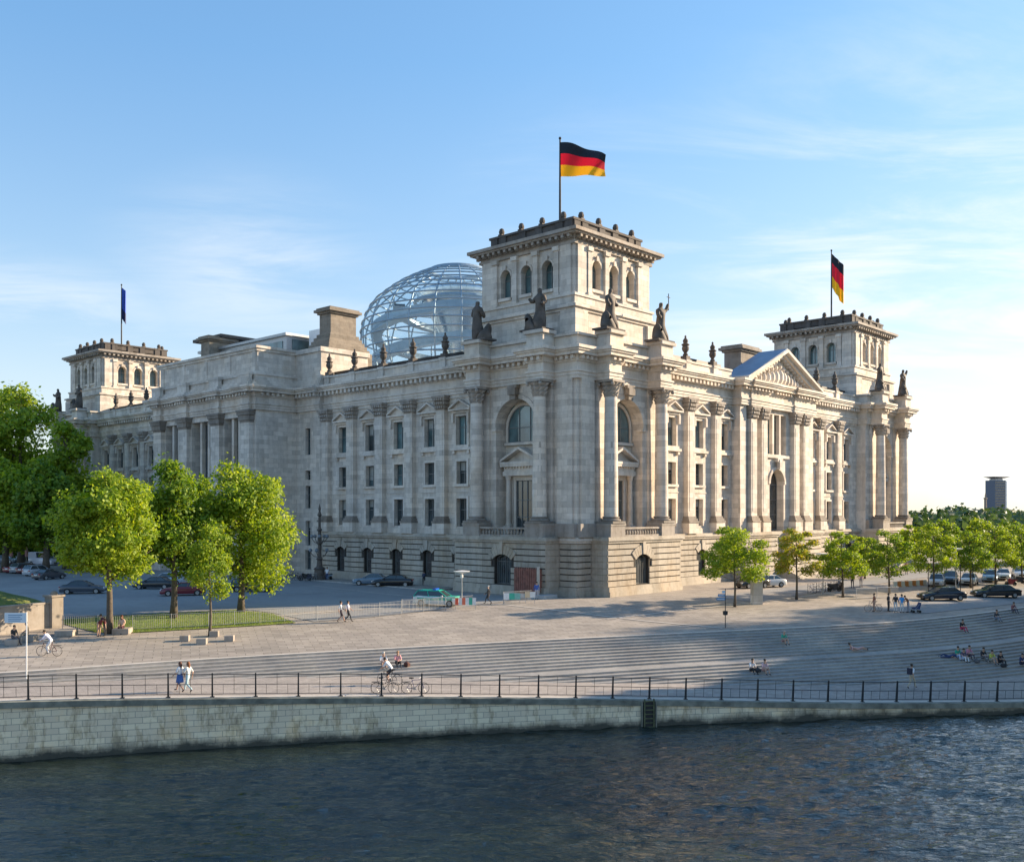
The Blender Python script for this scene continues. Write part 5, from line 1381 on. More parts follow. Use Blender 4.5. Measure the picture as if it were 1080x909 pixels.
# on the plaza
P(922,645,L_,'stand','person holding a bicycle left of the standing group',(.35,.14,.08),(.5,.3,.22),short=True)
P(937,645,CR,'stand','dark figure under the street tree at left of the standing group',BK,BK)
P(944.5,645.5,toward,'stand','person in black top and white trousers in the standing group',BK,(.7,.7,.7))
P(951,646,toward,'stand','person in bright blue shirt in the standing group',(.05,.33,.72),(.68,.68,.68))
P(958,646,L_,'lean','person in brown top pushing a buggy',(.25,.12,.08),(.3,.3,.35))
P(899,620,toward,'stand','dark standing person behind the round street tree',BK,BK)
P(908,619,toward,'stand','person in pale pink beside the dark one near the far wall',(.6,.35,.35),(.5,.4,.35))
P(956,606,toward,'stand','tiny person in red top far along the north front',(.5,.06,.06),(.1,.1,.12))
P(566,632,toward,'stand','blue-jacketed person behind the crowd barriers by the red box',(.05,.12,.4),(.45,.45,.5),sleeve=True)
P(447,617,away,'lean','dark figure leaning by the ground floor windows',(.04,.05,.09),BK,sleeve=True)
P(345,612.5,toward,'stand','person in white standing by the scooter',WH,NV)
# left: on stone cubes
def cube(px,py,s,label,h=.42,mat='stone'):
    w,_=at(px,py); s*=.85; g=MB(); b=.03
    g.box(-s/2,s/2,-s/2,s/2,0,h-b); g.add([(-s/2,-s/2,h-b),(s/2,-s/2,h-b),(s/2,s/2,h-b),(-s/2,s/2,h-b),(-s/2+b,-s/2+b,h),(s/2-b,-s/2+b,h),(s/2-b,s/2-b,h),(-s/2+b,s/2-b,h)],[(4,5,6,7),(0,1,5,4),(1,2,6,5),(2,3,7,6),(3,0,4,7)])
    o=g.build('stone_cube_seat',M['stone_cap'],None,loc=w,rz=camdir(1,.12)); tag(o,label,'stone seat','stone cube seats'); return w
wc=cube(14,680,1.0,'stone cube seat under the man in black at the far left'); wd=cube(31,676,1.0,'stone cube seat just right of the signpost')
wf=cube(70,670,1.5,'wide pale stone block right of the wall pillar'); wg=cube(129,668,1.4,'stone block under the woman in tan by the bars')
cube(195,676,.75,'left front stone cube near the slender young tree'); cube(213,679,.8,'front stone cube at the foot of the slender young tree'); cube(226,671,.75,'rear stone cube behind the slender young tree'); cube(242,676,.75,'right stone cube near the slender young tree')
cube(380+0,0,.1,'x') if False else None
person(wc+Vector((0,0,.42)),CR+toward*.4,'sitchair','man in black slumped on the left stone cube',BK,(.1,.1,.12),group='people seated at the left')
person(wd+Vector((-.1,0,.42)),L_+toward*.5,'sitchair','person in beige sitting by the signpost',(.45,.33,.22),(.4,.3,.2),group='people seated at the left')
person(wg+Vector((0,0,.42)),toward,'sitchair','woman in tan top with dark trousers on the block by the bars',(.62,.42,.32),(.08,.02,.03),group='people seated at the left',longhair=True,hair=(.15,.05,.02))
P(104,671.5,CR+toward*.3,'bend','stooping person with bare legs by the bright tree trunk',(.20,.03,.03),(.5,.3,.22),short=True,hair=(.1,.03,.02))
P(111,671,L_,'lean','person in dark red bending toward the stooping one',(.10,.03,.04),BK)
# ================= BICYCLES =================
def bicycle_parts(col):
    root=empty('bicycle'); g=None
    for x in (-.52,.52):
        g=MB(); g.tube([(x+.33*math.cos(2*PI*k/24),0,.34+.33*math.sin(2*PI*k/24)) for k in range(25)],.018,5,False); wt=g.build('wheel',M['blackmetal'],root)
        g=MB()
        for k in range(12): a=2*PI*k/12; g.tube([(x,0,.34),(x+.32*math.cos(a),0,.34+.32*math.sin(a))],.004,3,False)
        g.tube([(x,-.04,.34),(x,.04,.34)],.025,6); g.build('spokes',M['galv'],wt)
    g=MB(); bb=(-.05,0,.30)
    for a,b in (((.40,0,.88),(-.18,0,.82)),((.38,0,.78),bb),(bb,(-.20,0,.88)),(bb,(-.52,0,.34)),((-.18,0,.80),(-.52,0,.34)),((.52,0,.34),(.37,0,.90))): g.tube([a,b],.017,6)
    g.build('frame',cm(col,.35),root)
    g=MB(); g.tube([(.37,0,.90),(.34,0,1.02)],.014,5); g.tube([(.26,-.28,1.03),(.38,-.12,1.05),(.38,.12,1.05),(.26,.28,1.03)],.013,5); g.build('handlebar',M['galv'],root)
    g=MB(); g.tube([(-.20,0,.86),(-.22,0,.94)],.014,5); g.prism([(-.36,.94),(-.08,.95),(-.10,.99),(-.36,1.0)],-.06,.06); g.build('saddle',M['blackmetal'],root)
    g=MB(); g.tube([(-.05,-.02,.30),(-.05,.02,.30)],.09,10); g.box(-.06,.10,.07,.10,.2,.22); g.box(-.15,-.03,-.10,-.07,.38,.40); g.build('crank',M['galv'],root)
    g=MB(); g.prism([(-.80,.70),(-.30,.72),(-.30,.74),(-.80,.72)],-.06,.06); g.build('luggage_rack',M['blackmetal'],root)
    return root
BP=[bicycle_parts(c) for c in ((.03,.03,.035),(.05,.06,.18),(.25,.26,.27),(.12,.02,.02))]
bused=set()
def bike(px,py,dirv,label,k=0,group='bicycles',tilt=0.0,w=None):
    if w is None: w,_=at(px,py)
    rz=math.atan2(dirv.y,dirv.x)
    if k not in bused: bused.add(k); r=BP[k]; r.location=w; r.rotation_euler=(tilt,0,rz)
    else: r=dup(BP[k],w,rz); r.rotation_euler=(tilt,0,rz)
    r['label']=label; r['category']='bicycle'; r['group']=group; return r
w,_=at(52,692); bike(0,0,L_,'bicycle ridden left by the cyclist in white on the left plaza',3,w=w)
person(w,L_,'cycle','cyclist in white shirt and white trousers riding left at the left',(.72,.72,.85),(.7,.7,.72),group='cyclists',sleeve=True)
w,_=at(411,722); bike(0,0,L_+away*.25,'bicycle being ridden beside the two leaning bicycles',0,w=w)
person(w,L_+away*.25,'cycle','cyclist in white shirt and dark shorts on the promenade',WH,BK,group='cyclists',short=True)
bike(406,731,CR,'left one of two bicycles leaning on the river railing',0,tilt=.12)
bike(438,731,CR,'right one of two bicycles leaning on the river railing',1,tilt=.12)
w,_=at(921,645); bike(0,0,L_,'bicycle held by the person left of the standing group',2,w=w)
for i in range(9):
    bike(852+i*4.6,625.5-i*.5,away+CR*.3*(-1)**i,['leftmost bicycle at the rack under the orange-tinged tree','second bicycle of the rack under the orange-tinged tree','third bicycle of the rack right of the tree','fourth bicycle of the rack right of the orange-tinged tree','middle bicycle of the long rack by the street trees','bicycle right of the middle of the long rack','third bicycle from the right end of the long rack','second bicycle from the right end of the long rack','rightmost bicycle of the long rack next to the motorbikes'][i],i%4,'bicycles in the rack by the street trees')
for i in range(6):
    bike(304+i*5.5,611.5+i*.35,away+CR*.4,['leftmost bicycle by the lamp column, beside the tree leaves','second bicycle parked left of the lamp column','third bicycle parked left of the lamp column','bicycle parked right at the lamp column foot','bicycle parked just right of the lamp column','rightmost bicycle parked near the scooter'][i],(i+1)%4,'bicycles parked by the lamp column')
# motorbikes / scooter
def motorbike(px,py,dirv,label,col,scooter=False):
    w,_=at(px,py); root=empty('scooter' if scooter else 'motorbike',w,math.atan2(dirv.y,dirv.x),label,'motorbike','parked motorbikes')
    for x in (-.62,.62):
        g=MB(); g.tube([(x+.25*math.cos(2*PI*k/18),0,.31+.25*math.sin(2*PI*k/18)) for k in range(19)],.06,6,False); g.tube([(x,-.05,.31),(x,.05,.31)],.16,10); g.build('wheel',M['blackmetal'],root)
    g=MB(); g.prism([(-.75,.62),(-.2,.45),(.15,.42),(.45,.75),(.35,.98),(.0,.9),(-.35,.78),(-.85,.82)],-.15,.15); g.prism([(-.25,.25),(.2,.25),(.25,.5),(-.25,.5)],-.17,.17); g.build('body',cm(col,.35),root)
    g=MB(); g.prism([(-.8,.82),(-.1,.8),(-.1,.88),(-.8,.92)],-.13,.13); g.build('seat',M['blackmetal'],root)
    g=MB(); g.tube([(.62,0,.31),(.42,0,1.0)],.04,6); g.tube([(.36,-.35,1.05),(.42,0,1.02),(.36,.35,1.05)],.02,5); g.blob((.52,0,.9),.11,n=8,m=6); g.build('fork',M['galv'],root)
    if scooter: g=MB(); g.prism([(.42,.4),(.5,.4),(.62,1.3),(.56,1.3)],-.2,.2); g.build('windscreen',M['white'],root)
motorbike(880,624,CR+away*.3,'black motorbike left of a pair by the bicycle rack',(.03,.03,.04)); motorbike(886,622,away,'black motorbike right of a pair by the bicycle rack',(.05,.05,.06))
motorbike(346,612,away+L_,'pale scooter with windscreen by the lamp column',(.35,.45,.55),True)
motorbike(1066,618,L_+toward*.3,'dark red motorbike in front of the parked row at right',(.25,.03,.04)); motorbike(1075,616,L_,'motorbike at the right picture edge by the parked cars',(.04,.04,.05))
motorbike(322,612.5,L_,'dark motorbike right at the foot of the lamp column',(.03,.03,.03))
# ================= CARS =================
def car(loc,dirv,label,col,kind='sedan',group='parked cars',L=4.6,stripe=None,rough=.25,sc=1.0):
    root=empty('parked_car' if kind!='van' else 'van',loc,math.atan2(dirv.y,dirv.x),label,'car' if kind!='van' else 'van',group)
    paint=plain('car_paint',col,rough,.0,0,coat=.6); h=L/2
    if kind=='sedan': top=[(-h,.55),(-h+.03,.80),(-h+.15,.93),(-h+.55,1.0),(-h+1.3,1.0),(.2,.97),(h-1.35,.93),(h-.6,.82),(h-.15,.68),(h,.52)]; gh=(-h+.65,h-1.35,-h+1.25,h-2.15); roof=1.42
    elif kind=='hatch': top=[(-h,.55),(-h+.02,.85),(-h+.08,1.0),(-h+.5,1.02),(-h+1.3,1.0),(.2,.98),(h-1.2,.94),(h-.5,.82),(h-.1,.66),(h,.52)]; gh=(-h+.08,h-1.2,-h+.45,h-1.95); roof=1.5
    else: top=[(-h,.6),(-h+.01,1.1),(-h+.02,1.25),(-h+.5,1.25),(-h+1.3,1.25),(.2,1.25),(h-1.2,1.2),(h-.5,1.05),(h-.08,.85),(h,.6)]; gh=(-h+.02,h-1.1,-h+.1,h-1.8); roof=2.2
    g=MB(); n=len(top); sec=[]
    for i,(x,z) in enumerate(top):
        e=min(1,abs(h-abs(x))/.35); w=.74+.15*math.sqrt(max(0,e)); zb=.24+(.08 if i in(0,n-1) else 0); zm=zb+(z-zb)*.55
        half=[(w*.93,zb),(w,zb+.12),(w,zm),(w*.97,z-.10),(w*.88,z-.01),(w*.5,z+.015)]
        ring=[(x,a,b) for a,b in half]+[(x,-a,b) for a,b in reversed(half)]; sec.append(ring)
    m=len(sec[0]); vs=[p for r in sec for p in r]
    g.add(vs,[(i*m+k,i*m+(k+1)%m,(i+1)*m+(k+1)%m,(i+1)*m+k) for i in range(n-1) for k in range(m)]+[tuple(range(m)),tuple((n-1)*m+k for k in reversed(range(m)))])
    body_=g.build('body',paint,root,smooth=True)
    # greenhouse
    zb=top[5][1]-.02; a0,a1,b0,b1=gh; wb,wt=.78,.62 if kind!='van' else .76
    g=MB(); V=[(a0,-wb,zb),(a1,-wb,zb),(a1,wb,zb),(a0,wb,zb),(b0,-wt,roof-.05),(b1,-wt,roof-.05),(b1,wt,roof-.05),(b0,wt,roof-.05)]
    g.add(V,[(0,1,5,4),(1,2,6,5),(2,3,7,6),(3,0,4,7),(4,5,6,7)]); g.build('window',M['glass'],root)
    g=MB()
    for s in (-1,1):
        for (p,q) in (((a0,s*wb,zb),(b0,s*wt,roof-.04)),((a1,s*wb,zb),(b1,s*wt,roof-.04)),(((a0+a1)/2-.1,s*wb,zb),((b0+b1)/2-.1,s*wt,roof-.04)),((b0,s*wt,roof-.04),(b1,s*wt,roof-.04)),((a0,s*wb,zb),(a1,s*wb,zb))): g.tube([p,q],.035,5)
    g.add([(b0-.05,-wt,roof-.05),(b1+.05,-wt,roof-.05),(b1+.05,wt,roof-.05),(b0-.05,wt,roof-.05),(b0+.12,-wt+.12,roof+.02),(b1-.12,-wt+.12,roof+.02),(b1-.12,wt-.12,roof+.02),(b0+.12,wt-.12,roof+.02)],[(4,5,6,7),(0,1,5,4),(1,2,6,5),(2,3,7,6),(3,0,4,7)])
    if kind=='van': g.box(b0-.05,(b0+b1)/2,-wb-.01,wb+.01,zb,roof-.04)
    g.build('roof',paint if not stripe else cm(stripe,.4),root)
    for x in (-h+.85,h-.85):
        for s in (-1,1):
            g=MB(); g.lathe([(.22,0),(.32,.01),(.33,.05),(.33,.16),(.31,.2),(.2,.2)],(0,0,0),18); 
            ty=g.build('wheel',M['blackmetal'],root,loc=(x,s*.72,.33)); ty.rotation_euler=(-s*PI/2,0,0)
            g=MB(); g.lathe([(.2,.19),(.19,.215),(.05,.205),(.04,.225)],(0,0,0),14); g.build('rim',M['galv'],ty)
    for s in (-1,1):
        g=MB(); g.box(h-.16,h-.035,min(s*.45,s*.72),max(s*.45,s*.72),.60,.73) ; g.build('headlight',M['white'],root)
        g=MB(); g.box(-h-.015,-h+.08,min(s*.5,s*.76),max(s*.5,s*.76),.72,.86); g.build('tail_light',cm((.35,.01,.01),.3),root)
        g=MB(); g.box(h-1.65,h-1.5,min(s*.86,s*1.02),max(s*.86,s*1.02),.95,1.07); g.build('wing_mirror',paint,root)
    g=MB(); g.box(h-.07,h+.02,-.35,.35,.36,.55); g.build('grille',M['blackmetal'],root); g=MB(); g.box(-h-.02,-h+.04,-.26,.26,.62,.74); g.build('number_plate',M['white'],root)
    if stripe:
        g=MB(); g.box(-h+.5,h-.6,-.905,.905,.62,.84); g.build('stripe',cm(stripe,.4),root)
        g=MB(); g.box(-.35,-.05,-.5,.5,roof+.02,roof+.16); g.build('light_bar',cm((.02,.1,.5),.2),root)
        o=MB(); o.box(h-1.3,h-.35,-.70,.70,.80,.955); o.build('bonnet_panel',cm(stripe,.4),root)
    root.scale=(sc,)*3
    return root
def C(px,py,dirv,label,col,kind='sedan',**kw): 
    w,_=at(px,py); return car(w,dirv,label,col,kind,**kw)
DK=(.015,.018,.022); SV=(.45,.47,.50)
Ldir=(W(-1,-.15)-W(0,0)).normalized()
C(993,633,L_+toward*.12,'dark blue saloon on the road, left of two driving cars',(.012,.02,.035),L=4.9,group='cars on the right road')
C(1050,630,L_+toward*.02,'long black saloon on the road, right of two driving cars',DK,L=5.1,group='cars on the right road')
C(988,618,toward+L_*.5,'silver car at the left end of the parked row at right',SV,'hatch',L=4.2)
C(1002,615,toward+L_*.5,'dark grey car in the parked row behind the street lamp',(.08,.09,.10),'hatch',L=4.2)
C(1022,616.5,toward+L_*.6,'silver-white car in the middle of the parked row at right',(.6,.62,.62),L=4.4)
C(1044,613,toward+L_*.5,'pale blue car in the parked row at right',(.22,.38,.52),'hatch',L=4.1)
C(1058,611,toward+L_*.5,'white car in the parked row behind the motorbike',(.7,.7,.7),L=4.4)
C(1076,609,toward+L_*.4,'white car at the right picture edge of the parked row',(.72,.72,.72),'hatch',L=4.2)
C(809,619,toward*.3+L_,'white car parked behind the stone pillar',(.74,.73,.70),L=4.4,group='cars behind the street trees')
C(793,620,L_+toward*.5,'dark car beside the white one behind the stone pillar',(.02,.02,.02),'hatch',L=4.1,group='cars behind the street trees')
C(414,618.5,L_,'long black car parked below the ground floor windows',(.01,.01,.013),L=4.9,group='cars at the east front')
C(392,617,L_+away*.1,'grey-blue car half hidden behind the long black one',(.14,.20,.26),L=4.4,group='cars at the east front')
C(462,639,CR+toward*.25,'green and white patrol car behind the bars',(.66,.70,.68),'hatch',group='cars at the east front',stripe=(.02,.42,.30),L=4.5)
C(266,624,CR,'black car under the widest bright tree',DK,'hatch',group='cars behind the verge trees')
C(279,616,CR,'dark car just right of the tree leaves',(.04,.05,.06),group='cars behind the verge trees')
C(176,617,L_,'silver car left of the dark red car behind the trunks',(.40,.45,.50),group='cars behind the verge trees',kind='hatch')
C(193,628,L_+toward*.3,'dark red car behind the verge tree trunks',(.18,.02,.03),group='cars behind the verge trees')
C(163,621,L_,'black car left of the silver one behind the trunks',DK,group='cars behind the verge trees')
for i,(px,py,c) in enumerate(((20,604,(.16,.02,.03)),(27,604.3,(.2,.22,.25)),(34,604.8,(.10,.02,.03)),(41,607,(.35,.38,.42)),(52,611,(.06,.06,.07)))):
    C(px,py,away+CR*.45,['dark red car at the left end of the slanted row','second car from the left in the slanted row','wine-coloured car in the slanted row','silver car in the slanted row','nearest dark car of the slanted row'][i],c,'hatch' if i%2 else 'sedan',group='cars in the left car park',L=4.2)
C(4,594,CR,'dark car with pale roof at the far left edge',(.2,.24,.28),group='cars in the left car park')
C(46,596,CR+toward*.4,'white van beside the dark shrubs',(.70,.70,.78),'van',group='vans',L=5.2)
C(88,626,CR+away*.2,'dark car glimpsed left of the bright tree trunk',(.06,.07,.09),group='cars in the left car park')
# ================= STREET FURNITURE =================
def fence(P_,label,name='bar_fence',h=1.15,gap=.14,group=None,mat='galv'):
    root=empty(name,P_[0],0,label,'fence',group); o0=P_[0]
    for a,b in zip(P_,P_[1:]):
        D=b-a; L=Vector((D.x,D.y,0)).length; n=max(1,round(L/2.4)); 
        for k in range(n):
            g=MB(); p=a+D*(k/n)-o0; q=a+D*((k+1)/n)-o0; m=max(2,int((q-p).length/gap))
            g.tube([p+Vector((0,0,h)),q+Vector((0,0,h))],.02,4); g.tube([p+Vector((0,0,.15)),q+Vector((0,0,.15))],.018,4)
            for i in range(1,m): r=p.lerp(q,i/m); g.tube([r+Vector((0,0,.15)),r+Vector((0,0,h))],.011,3,False)
            g.build('bar_panel',M[mat],root)
            g=MB(); g.tube([p,p+Vector((0,0,h+.05))],.03,5); g.build('post',M[mat],root)
    return root
fp=[at(*p)[0] for p in ((66,665.5),(140,665),(220,661.5),(300,656),(400,650),(468,643))]
fence(fp,'long low fence of thin vertical bars along the verge and street')
fence([at(*p)[0] for p in ((424,646),(470,643.5),(499,641))],'crowd barrier in front of the patrol car',group='crowd barriers',name='crowd_barrier')
fence([at(*p)[0] for p in ((531,637),(561,635))],'crowd barrier left of the red box',group='crowd barriers',name='crowd_barrier')
fence([at(*p)[0] for p in ((903,632),(925,631),(948,630))],'pale barrier left of the standing group',group='crowd barriers',name='crowd_barrier')
def board(px,py,z0,z1,wm,cols,label,dirv=None):
    w,_=at(px,py); o_=empty('notice_board',w,math.atan2((dirv or CR).y,(dirv or CR).x),label,'sign','boards on the crowd barriers')
    n=len(cols)
    for i,c in enumerate(cols): g=MB(); g.box(-wm/2+wm*i/n,-wm/2+wm*(i+1)/n-.01,-.05,-.02,z0,z1); g.build('panel',cm(c,.5),o_)
    for x in (-wm/2+.05,wm/2-.05): g=MB(); g.box(x-.02,x+.02,-.02,.02,0,z1); g.build('leg',M['galv'],o_)
board(491,643,.45,1.1,1.9,((.7,.1,.05),(.75,.72,.7),(.7,.15,.08),(.72,.72,.72),(.05,.4,.28),(.7,.7,.7)),'red-white-green board on the barrier by the patrol car')
board(540,637,.45,1.05,1.6,((.75,.75,.75),(.05,.42,.30),(.2,.45,.4)),'white and green board on the barrier left of the red box')
board(559,636,.55,1.1,1.0,((.75,.55,.35),(.75,.74,.72)),'orange-white board at the right end of the barrier')
# red container at the corner
w,_=at(588,627); rb=empty('site_container',W(588-540,1,0)*0+Vector((-2.4,4.5,.0)),0,'rusty red container box with pale post against the plinth corner','container')
g=MB(); g.box(-.55,.55,-1.6,1.6,.35,2.9)
for i in range(10): g.box(-.6,-.55,-1.5+i*.31,-1.35+i*.31,.4,3.05)
g.build('box',plain('faded_red_paint',(.24,.10,.075),.7,0,.35,2),rb)
g=MB(); g.box(-.75,-.55,-2.0,-1.75,0,3.2); g.build('post',M['stone_trim'],rb)
g=MB(); g.box(-1.2,.8,-3.2,2.6,0,.35); g.build('base',plain('concrete_base',(.42,.42,.42),.8,0,.2,2),rb)
# stone stele behind tree
w,_=at(798,637); st=empty('stone_stele',w,camdir(1,.2),'upright pale stone pillar between the two left street trees','pillar')
g=MB(); g.box(-.5,.5,-.35,.35,0,2.2); g.box(-.55,.55,-.4,.4,2.2,2.3); g.build('shaft',M['stone'],st)
# lamps
def saucer_lamp(px,py,h,label):
    w,_=at(px,py); r=empty('street_lamp',w,0,label,'lamp','street lamps')
    g=MB(); g.tube([(0,0,0),(0,0,h)],[.07,.045],8); g.tube([(0,0,0),(0,0,.5)],.1,8); g.build('pole',M['galv'],r)
    g=MB(); g.lathe([(.05,h-.1),(.75,h+.1),(.8,h+.16),(.3,h+.22),(.06,h+.24)],(0,0,0),20); g.build('lamp_shade',M['white'],r)
    g=MB(); g.lathe([(.04,h-.55),(.14,h-.45),(.14,h-.2),(.05,h-.12)],(0,0,0),10); g.build('lantern',M['white'],r)
saucer_lamp(487,637,3.0,'short lamp with white saucer head in front of the east wall')
saucer_lamp(1008,622,4.7,'lamp with white saucer head among the right street trees')
saucer_lamp(868,626,4.2,'lamp with saucer head between the orange-tinged and round trees')
w,_=at(337,612); cd=empty('ornate_candelabra',w,0,'dark ornate candelabra lamp column against the east front','lamp')
g=MB(); g.lathe([(.9,0),(.9,.5),(.7,.6),(.65,1.4),(.8,1.5),(.4,1.8),(.3,2.6),(.45,2.8),(.25,3.0),(.22,4.6),(.4,4.8),(.28,5.0),(.2,6.3),(.35,6.5),(.18,6.8),(.14,8.2),(.3,8.4),(.1,8.9),(.16,9.2),(.02,9.9)],(0,0,0),14); g.build('column',M['statue'],cd)
for z,rr in ((3.6,1.15),(5.4,1.0)):
    for k in range(5):
        a=2*PI*k/5+(.3 if z>4 else 0); x,y=rr*math.cos(a),rr*math.sin(a)
        g=MB(); g.tube([(0,0,z-.6),(x*.6,y*.6,z-.5),(x,y,z)],.05,5); br_=g.build('arm',M['statue'],cd)
        g=MB(); g.blob((x,y,z+.28),.24,n=10,m=8); g.build('globe',plain('lamp_globe',(.18,.20,.22),.3) if 'lamp_globe' not in bpy.data.materials else bpy.data.materials['lamp_globe'],br_)
# bollard posts along street right
for i,(px,py) in enumerate(((979,622),(1013,624),(1026,623))):
    w,_=at(px,py); g=MB(); g.tube([(0,0,0),(0,0,3.2)],.05,6); o=g.build('steel_post',M['rail'],None,loc=w); tag(o,['thin dark post left of the parked row at right','thin dark post by the right street lamp','thin dark post right of the right street lamp'][i],'post','thin posts')
# signs
sgm=plain('sign_blue_white',(.55,.68,.78),.4)
w,_=at(28,717); sp=empty('information_sign',w,0,'pale blue information sign on tall white pole at the left','sign')
sp.rotation_euler=(0,0,camdir(1,0))
g=MB(); g.tube([(0,0,0),(0,0,4.05)],.04,8); g.build('pole',M['white'],sp)
g=MB(); g.box(-1.32,-.02,-.03,.03,3.4,4.0); pn=g.build('sign_panel',sgm,sp)
g=MB()
for i in range(4): g.box(-1.1,-.35+.1*(i%2),-.036,-.03,3.50+i*.115,3.545+i*.115)
g.build('text_lines',plain('sign_text_blue',(.12,.25,.42),.5),pn)
w,_=at(765,662); sp=empty('signpost',w,camdir(1,0),'slim dark signpost with small blue and white plates at the top of the steps','sign')
g=MB(); g.tube([(0,0,0),(0,0,3.3)],.035,7); g.build('pole',M['rail'],sp)
for i,(z,wd_) in enumerate(((3.0,.28),(2.72,.62),(2.42,.75))):
    g=MB(); g.box(-wd_,0,-.03,-.01,z-.10,z+.12); p_=g.build('sign_plate',cm((.06,.20,.38),.4) if i else cm((.45,.6,.7),.4),sp)
    if i: g=MB(); g.box(-wd_+.06,-.08,-.036,-.03,z-.02,z+.03); g.build('text_line',M['white'],p_)
g=MB(); g.lathe([(.02,1.05),(.2,1.1),(.22,1.4),(.02,1.45)],(0,0,0),10); g.build('litter_bin',M['rail'],sp)
# red-white construction barrier
w0,_=at(944,619); w1,_=at(975,617)
for i in range(9):
    p=w0.lerp(w1,i/8); g=MB(); g.box(-.22,.22,-.15,.15,0,.65); g.box(-.28,.28,-.22,.22,0,.1)
    o=g.build('barrier_block',cm((.62,.22,.05) if i%2 else (.72,.68,.55),.6),None,loc=p,rz=camdir(1,0)); tag(o,('orange' if i%2 else 'cream')+' block of the striped barrier row left of the parked cars','barrier block','barrier blocks in a striped row')
# bags on the steps
for i,(px,py,c,lab) in enumerate(((799,711,BK,'black bag between the lower seated pair'),(429,703,(.10,.04,.03),'dark bag right of the person in pink behind the bicycles'),(1030,700,(.1,.1,.11),'dark bag right of the seated group'),(1058,704,BK,'black rucksack at the right end of the seated group'))):
    w,_=at(px,py); g=MB(); g.blob((0,0,.18),.22,n=9,m=7,sz=.8); g.box(-.12,.12,-.24,-.16,.05,.25); g.tube([(-.08,0,.3),(0,0,.46),(.08,0,.3)],.015,4); o=g.build('bag',cm(c),None,smooth=True,loc=w); tag(o,lab,'bag','bags on the steps')
# buggy
w,_=at(966,646); bg=empty('pushchair',w,math.atan2(L_.y,L_.x),'small dark pushchair at the right of the standing group','pushchair')
for x in (-.3,.3):
    for y in (-.22,.22): g=MB(); g.lathe([(.13,-.02),(.13,.02)],(0,0,0),12); q_=g.build('wheel',M['blackmetal'],bg,loc=(x,y,.13)); q_.rotation_euler=(PI/2,0,0)
g=MB(); g.prism([(-.3,.35),(.3,.35),(.35,.5),(-.1,.55),(-.3,1.0),(-.45,.95)],-.2,.2); g.build('seat',cm(NV),bg)
g=MB(); 
for y in (-.2,.2): g.tube([(.3,y,.13),(-.45,y,1.05)],.015,5); g.tube([(-.3,y,.13),(.1,y,.5)],.015,5)
g.build('frame',M['galv'],bg)
# cafe umbrellas / banners far left
w,_=at(22,592)
for i,(px,c) in enumerate(((12,(.6,.3,.28)),(20,(.1,.4,.3)),(28,(.62,.32,.28)))):
    w,_=at(px,592); g=MB(); g.tube([(0,0,0),(0,0,2.4)],.04,5); r=empty('folded_parasol',w,0,['leftmost folded pinkish parasol by the dark shrubs','folded green parasol by the dark shrubs','rightmost folded pinkish parasol by the dark shrubs'][i],'parasol','folded parasols'); g.build('pole',M['galv'],r)
    g=MB(); g.lathe([(.02,3.0),(.22,2.2),(.34,.9),(.1,.85)],(0,0,0),9); g.build('canopy',cm(c),r)
# ================= LIGHT, SKY, CAMERA =================
SUN_A,SUN_E=27.0,19.0
sd=Vector((math.cos(R(SUN_A))*math.cos(R(SUN_E)),-math.sin(R(SUN_A))*math.cos(R(SUN_E)),math.sin(R(SUN_E))))  # toward the sun
sl=bpy.data.lights.new('sun','SUN'); sl.energy=3.8; sl.angle=R(.55); sl.color=(1.0,.80,.56)
so=bpy.data.objects.new('sun',sl); link(so); so.rotation_euler=(-sd).to_track_quat('-Z','Y').to_euler()
wd=bpy.data.worlds.new('World'); SC.world=wd; wd.use_nodes=True; nt=wd.node_tree; L=nt.links
bgn=nt.nodes['Background']; sky=nd(nt,'ShaderNodeTexSky'); sky.sky_type='NISHITA'; sky.sun_disc=False
sky.sun_elevation=R(SUN_E); sky.sun_rotation=math.atan2(sd.x,sd.y); sky.air_density=1.0; sky.dust_density=.6; sky.ozone_density=1.6; sky.altitude=50
tc=nd(nt,'ShaderNodeTexCoord').outputs['Generated']; sx=nd(nt,'ShaderNodeSeparateXYZ'); L.new(tc,sx.inputs[0])
# cirrus: project direction on a high plane, stretch, warp
zc=mth(nt,'MAXIMUM',sx.outputs[2],.02); 
px_=mth(nt,'DIVIDE',sx.outputs[0],mth(nt,'ADD',zc,.10)); py_=mth(nt,'DIVIDE',sx.outputs[1],mth(nt,'ADD',zc,.10))
cb=nd(nt,'ShaderNodeCombineXYZ'); L.new(px_,cb.inputs[0]); L.new(py_,cb.inputs[1])
mp=nd(nt,'ShaderNodeMapping'); L.new(cb.outputs[0],mp.inputs[0]); mp.inputs['Rotation'].default_value=(0,0,TH); mp.inputs['Scale'].default_value=(1,1,1); mp.inputs['Location'].default_value=(1.3,.7,0)
n1=noise_t(nt,scaled(nt,mp.outputs[0],(.8,1.7,1)),1.2,12,.64,.6); n2=noise_t(nt,cb.outputs[0],.38,3,.5,.3)
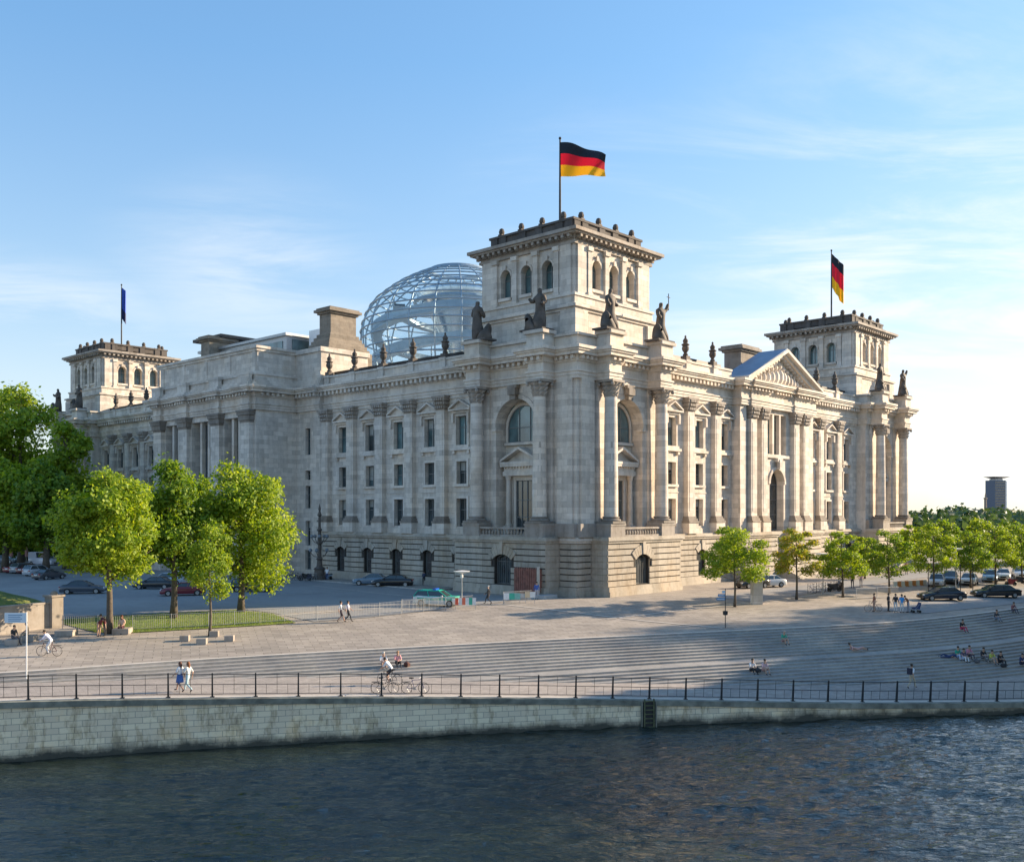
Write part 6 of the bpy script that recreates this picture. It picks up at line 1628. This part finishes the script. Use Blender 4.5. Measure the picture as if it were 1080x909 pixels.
# where the cirrus lies: a bank low toward the sun, wisps left of the dome, a thin streak far left
def patch_(az,el,k,kz=1.0):
    a=R(az); v=W(math.sin(a),math.cos(a))-W(0,0); v=Vector((v.x*math.cos(R(el)),v.y*math.cos(R(el)),math.sin(R(el))))
    sub_=nd(nt,'ShaderNodeVectorMath',operation='SUBTRACT'); L.new(tc,sub_.inputs[0]); sub_.inputs[1].default_value=v
    ml=scaled(nt,sub_.outputs[0],(1,1,kz)); ln=nd(nt,'ShaderNodeVectorMath',operation='LENGTH'); L.new(ml,ln.inputs[0])
    m_=nd(nt,'ShaderNodeMapRange'); m_.interpolation_type='SMOOTHSTEP'; L.new(ln.outputs['Value'],m_.inputs[0]); m_.inputs[1].default_value=k; m_.inputs[2].default_value=0
    return m_.outputs[0]
msk=None
for az,el,k,kz,wt in ((-15,13.5,.17,1.5,.75),(-11,11.5,.10,2.2,.5),(-3,11,.16,1.5,.45),(-27,11.0,.20,3.5,.85),(6,17,.20,1.4,.55),(24,12,.46,1.5,1.5),(34,9,.5,1.5,1.4),(60,18,.7,1.0,1.0)):
    m_=mth(nt,'MULTIPLY',patch_(az,el,k,kz),wt); msk=m_ if msk is None else mth(nt,'MAXIMUM',msk,m_)
c=mth(nt,'ADD',mth(nt,'MULTIPLY',n1,1.0),mth(nt,'MULTIPLY',mth(nt,'SUBTRACT',n2,.5),.5))
mr=nd(nt,'ShaderNodeMapRange'); L.new(c,mr.inputs[0]); mr.inputs[1].default_value=.37; mr.inputs[2].default_value=.70; mr.interpolation_type='SMOOTHSTEP'
cl=mth(nt,'MULTIPLY',mth(nt,'MULTIPLY',mr.outputs[0],msk),.62)
hzr=nd(nt,'ShaderNodeMapRange'); L.new(sx.outputs[2],hzr.inputs[0]); hzr.inputs[1].default_value=.0; hzr.inputs[2].default_value=.42
tint=ramp(nt,hzr.outputs[0],[(0,(.92,.94,1.0)),(.3,(.94,.96,1.0)),(1,(.64,.90,1.10))])
k=nd(nt,'ShaderNodeVectorMath',operation='DIVIDE'); L.new(mix(nt,sky.outputs[0],tint,1.0,'MULTIPLY'),k.inputs[0])
k2=nd(nt,'ShaderNodeVectorMath',operation='MULTIPLY_ADD'); L.new(sky.outputs[0],k2.inputs[0]); k2.inputs[1].default_value=(.17,.165,.155); k2.inputs[2].default_value=(1,1,1)
L.new(k2.outputs[0],k.inputs[1]); skyc=k.outputs[0]
cloudc=mix(nt,skyc,(2.9,2.95,3.0),cl)
L.new(cloudc,bgn.inputs[0]); bgn.inputs[1].default_value=.135
cam=bpy.data.cameras.new('camera'); co=bpy.data.objects.new('camera',cam); link(co)
co.location=W(0,0,HC); d=W(0,1)-W(0,0); co.rotation_euler=(R(90),0,math.atan2(d.y,d.x)-PI/2)
cam.sensor_width=36; cam.lens=FPX/1080*36; cam.shift_y=(540-454.5)/1080; cam.clip_end=8000; cam.clip_start=.5
SC.camera=co
vs_=SC.view_settings; vs_.view_transform='Standard'; vs_.look='None'; vs_.exposure=1.5; vs_.gamma=1
SC.cycles.max_bounces=6; SC.cycles.transparent_max_bounces=24; SC.cycles.use_denoising=True
SC.cycles.diffuse_bounces=3; SC.cycles.glossy_bounces=3
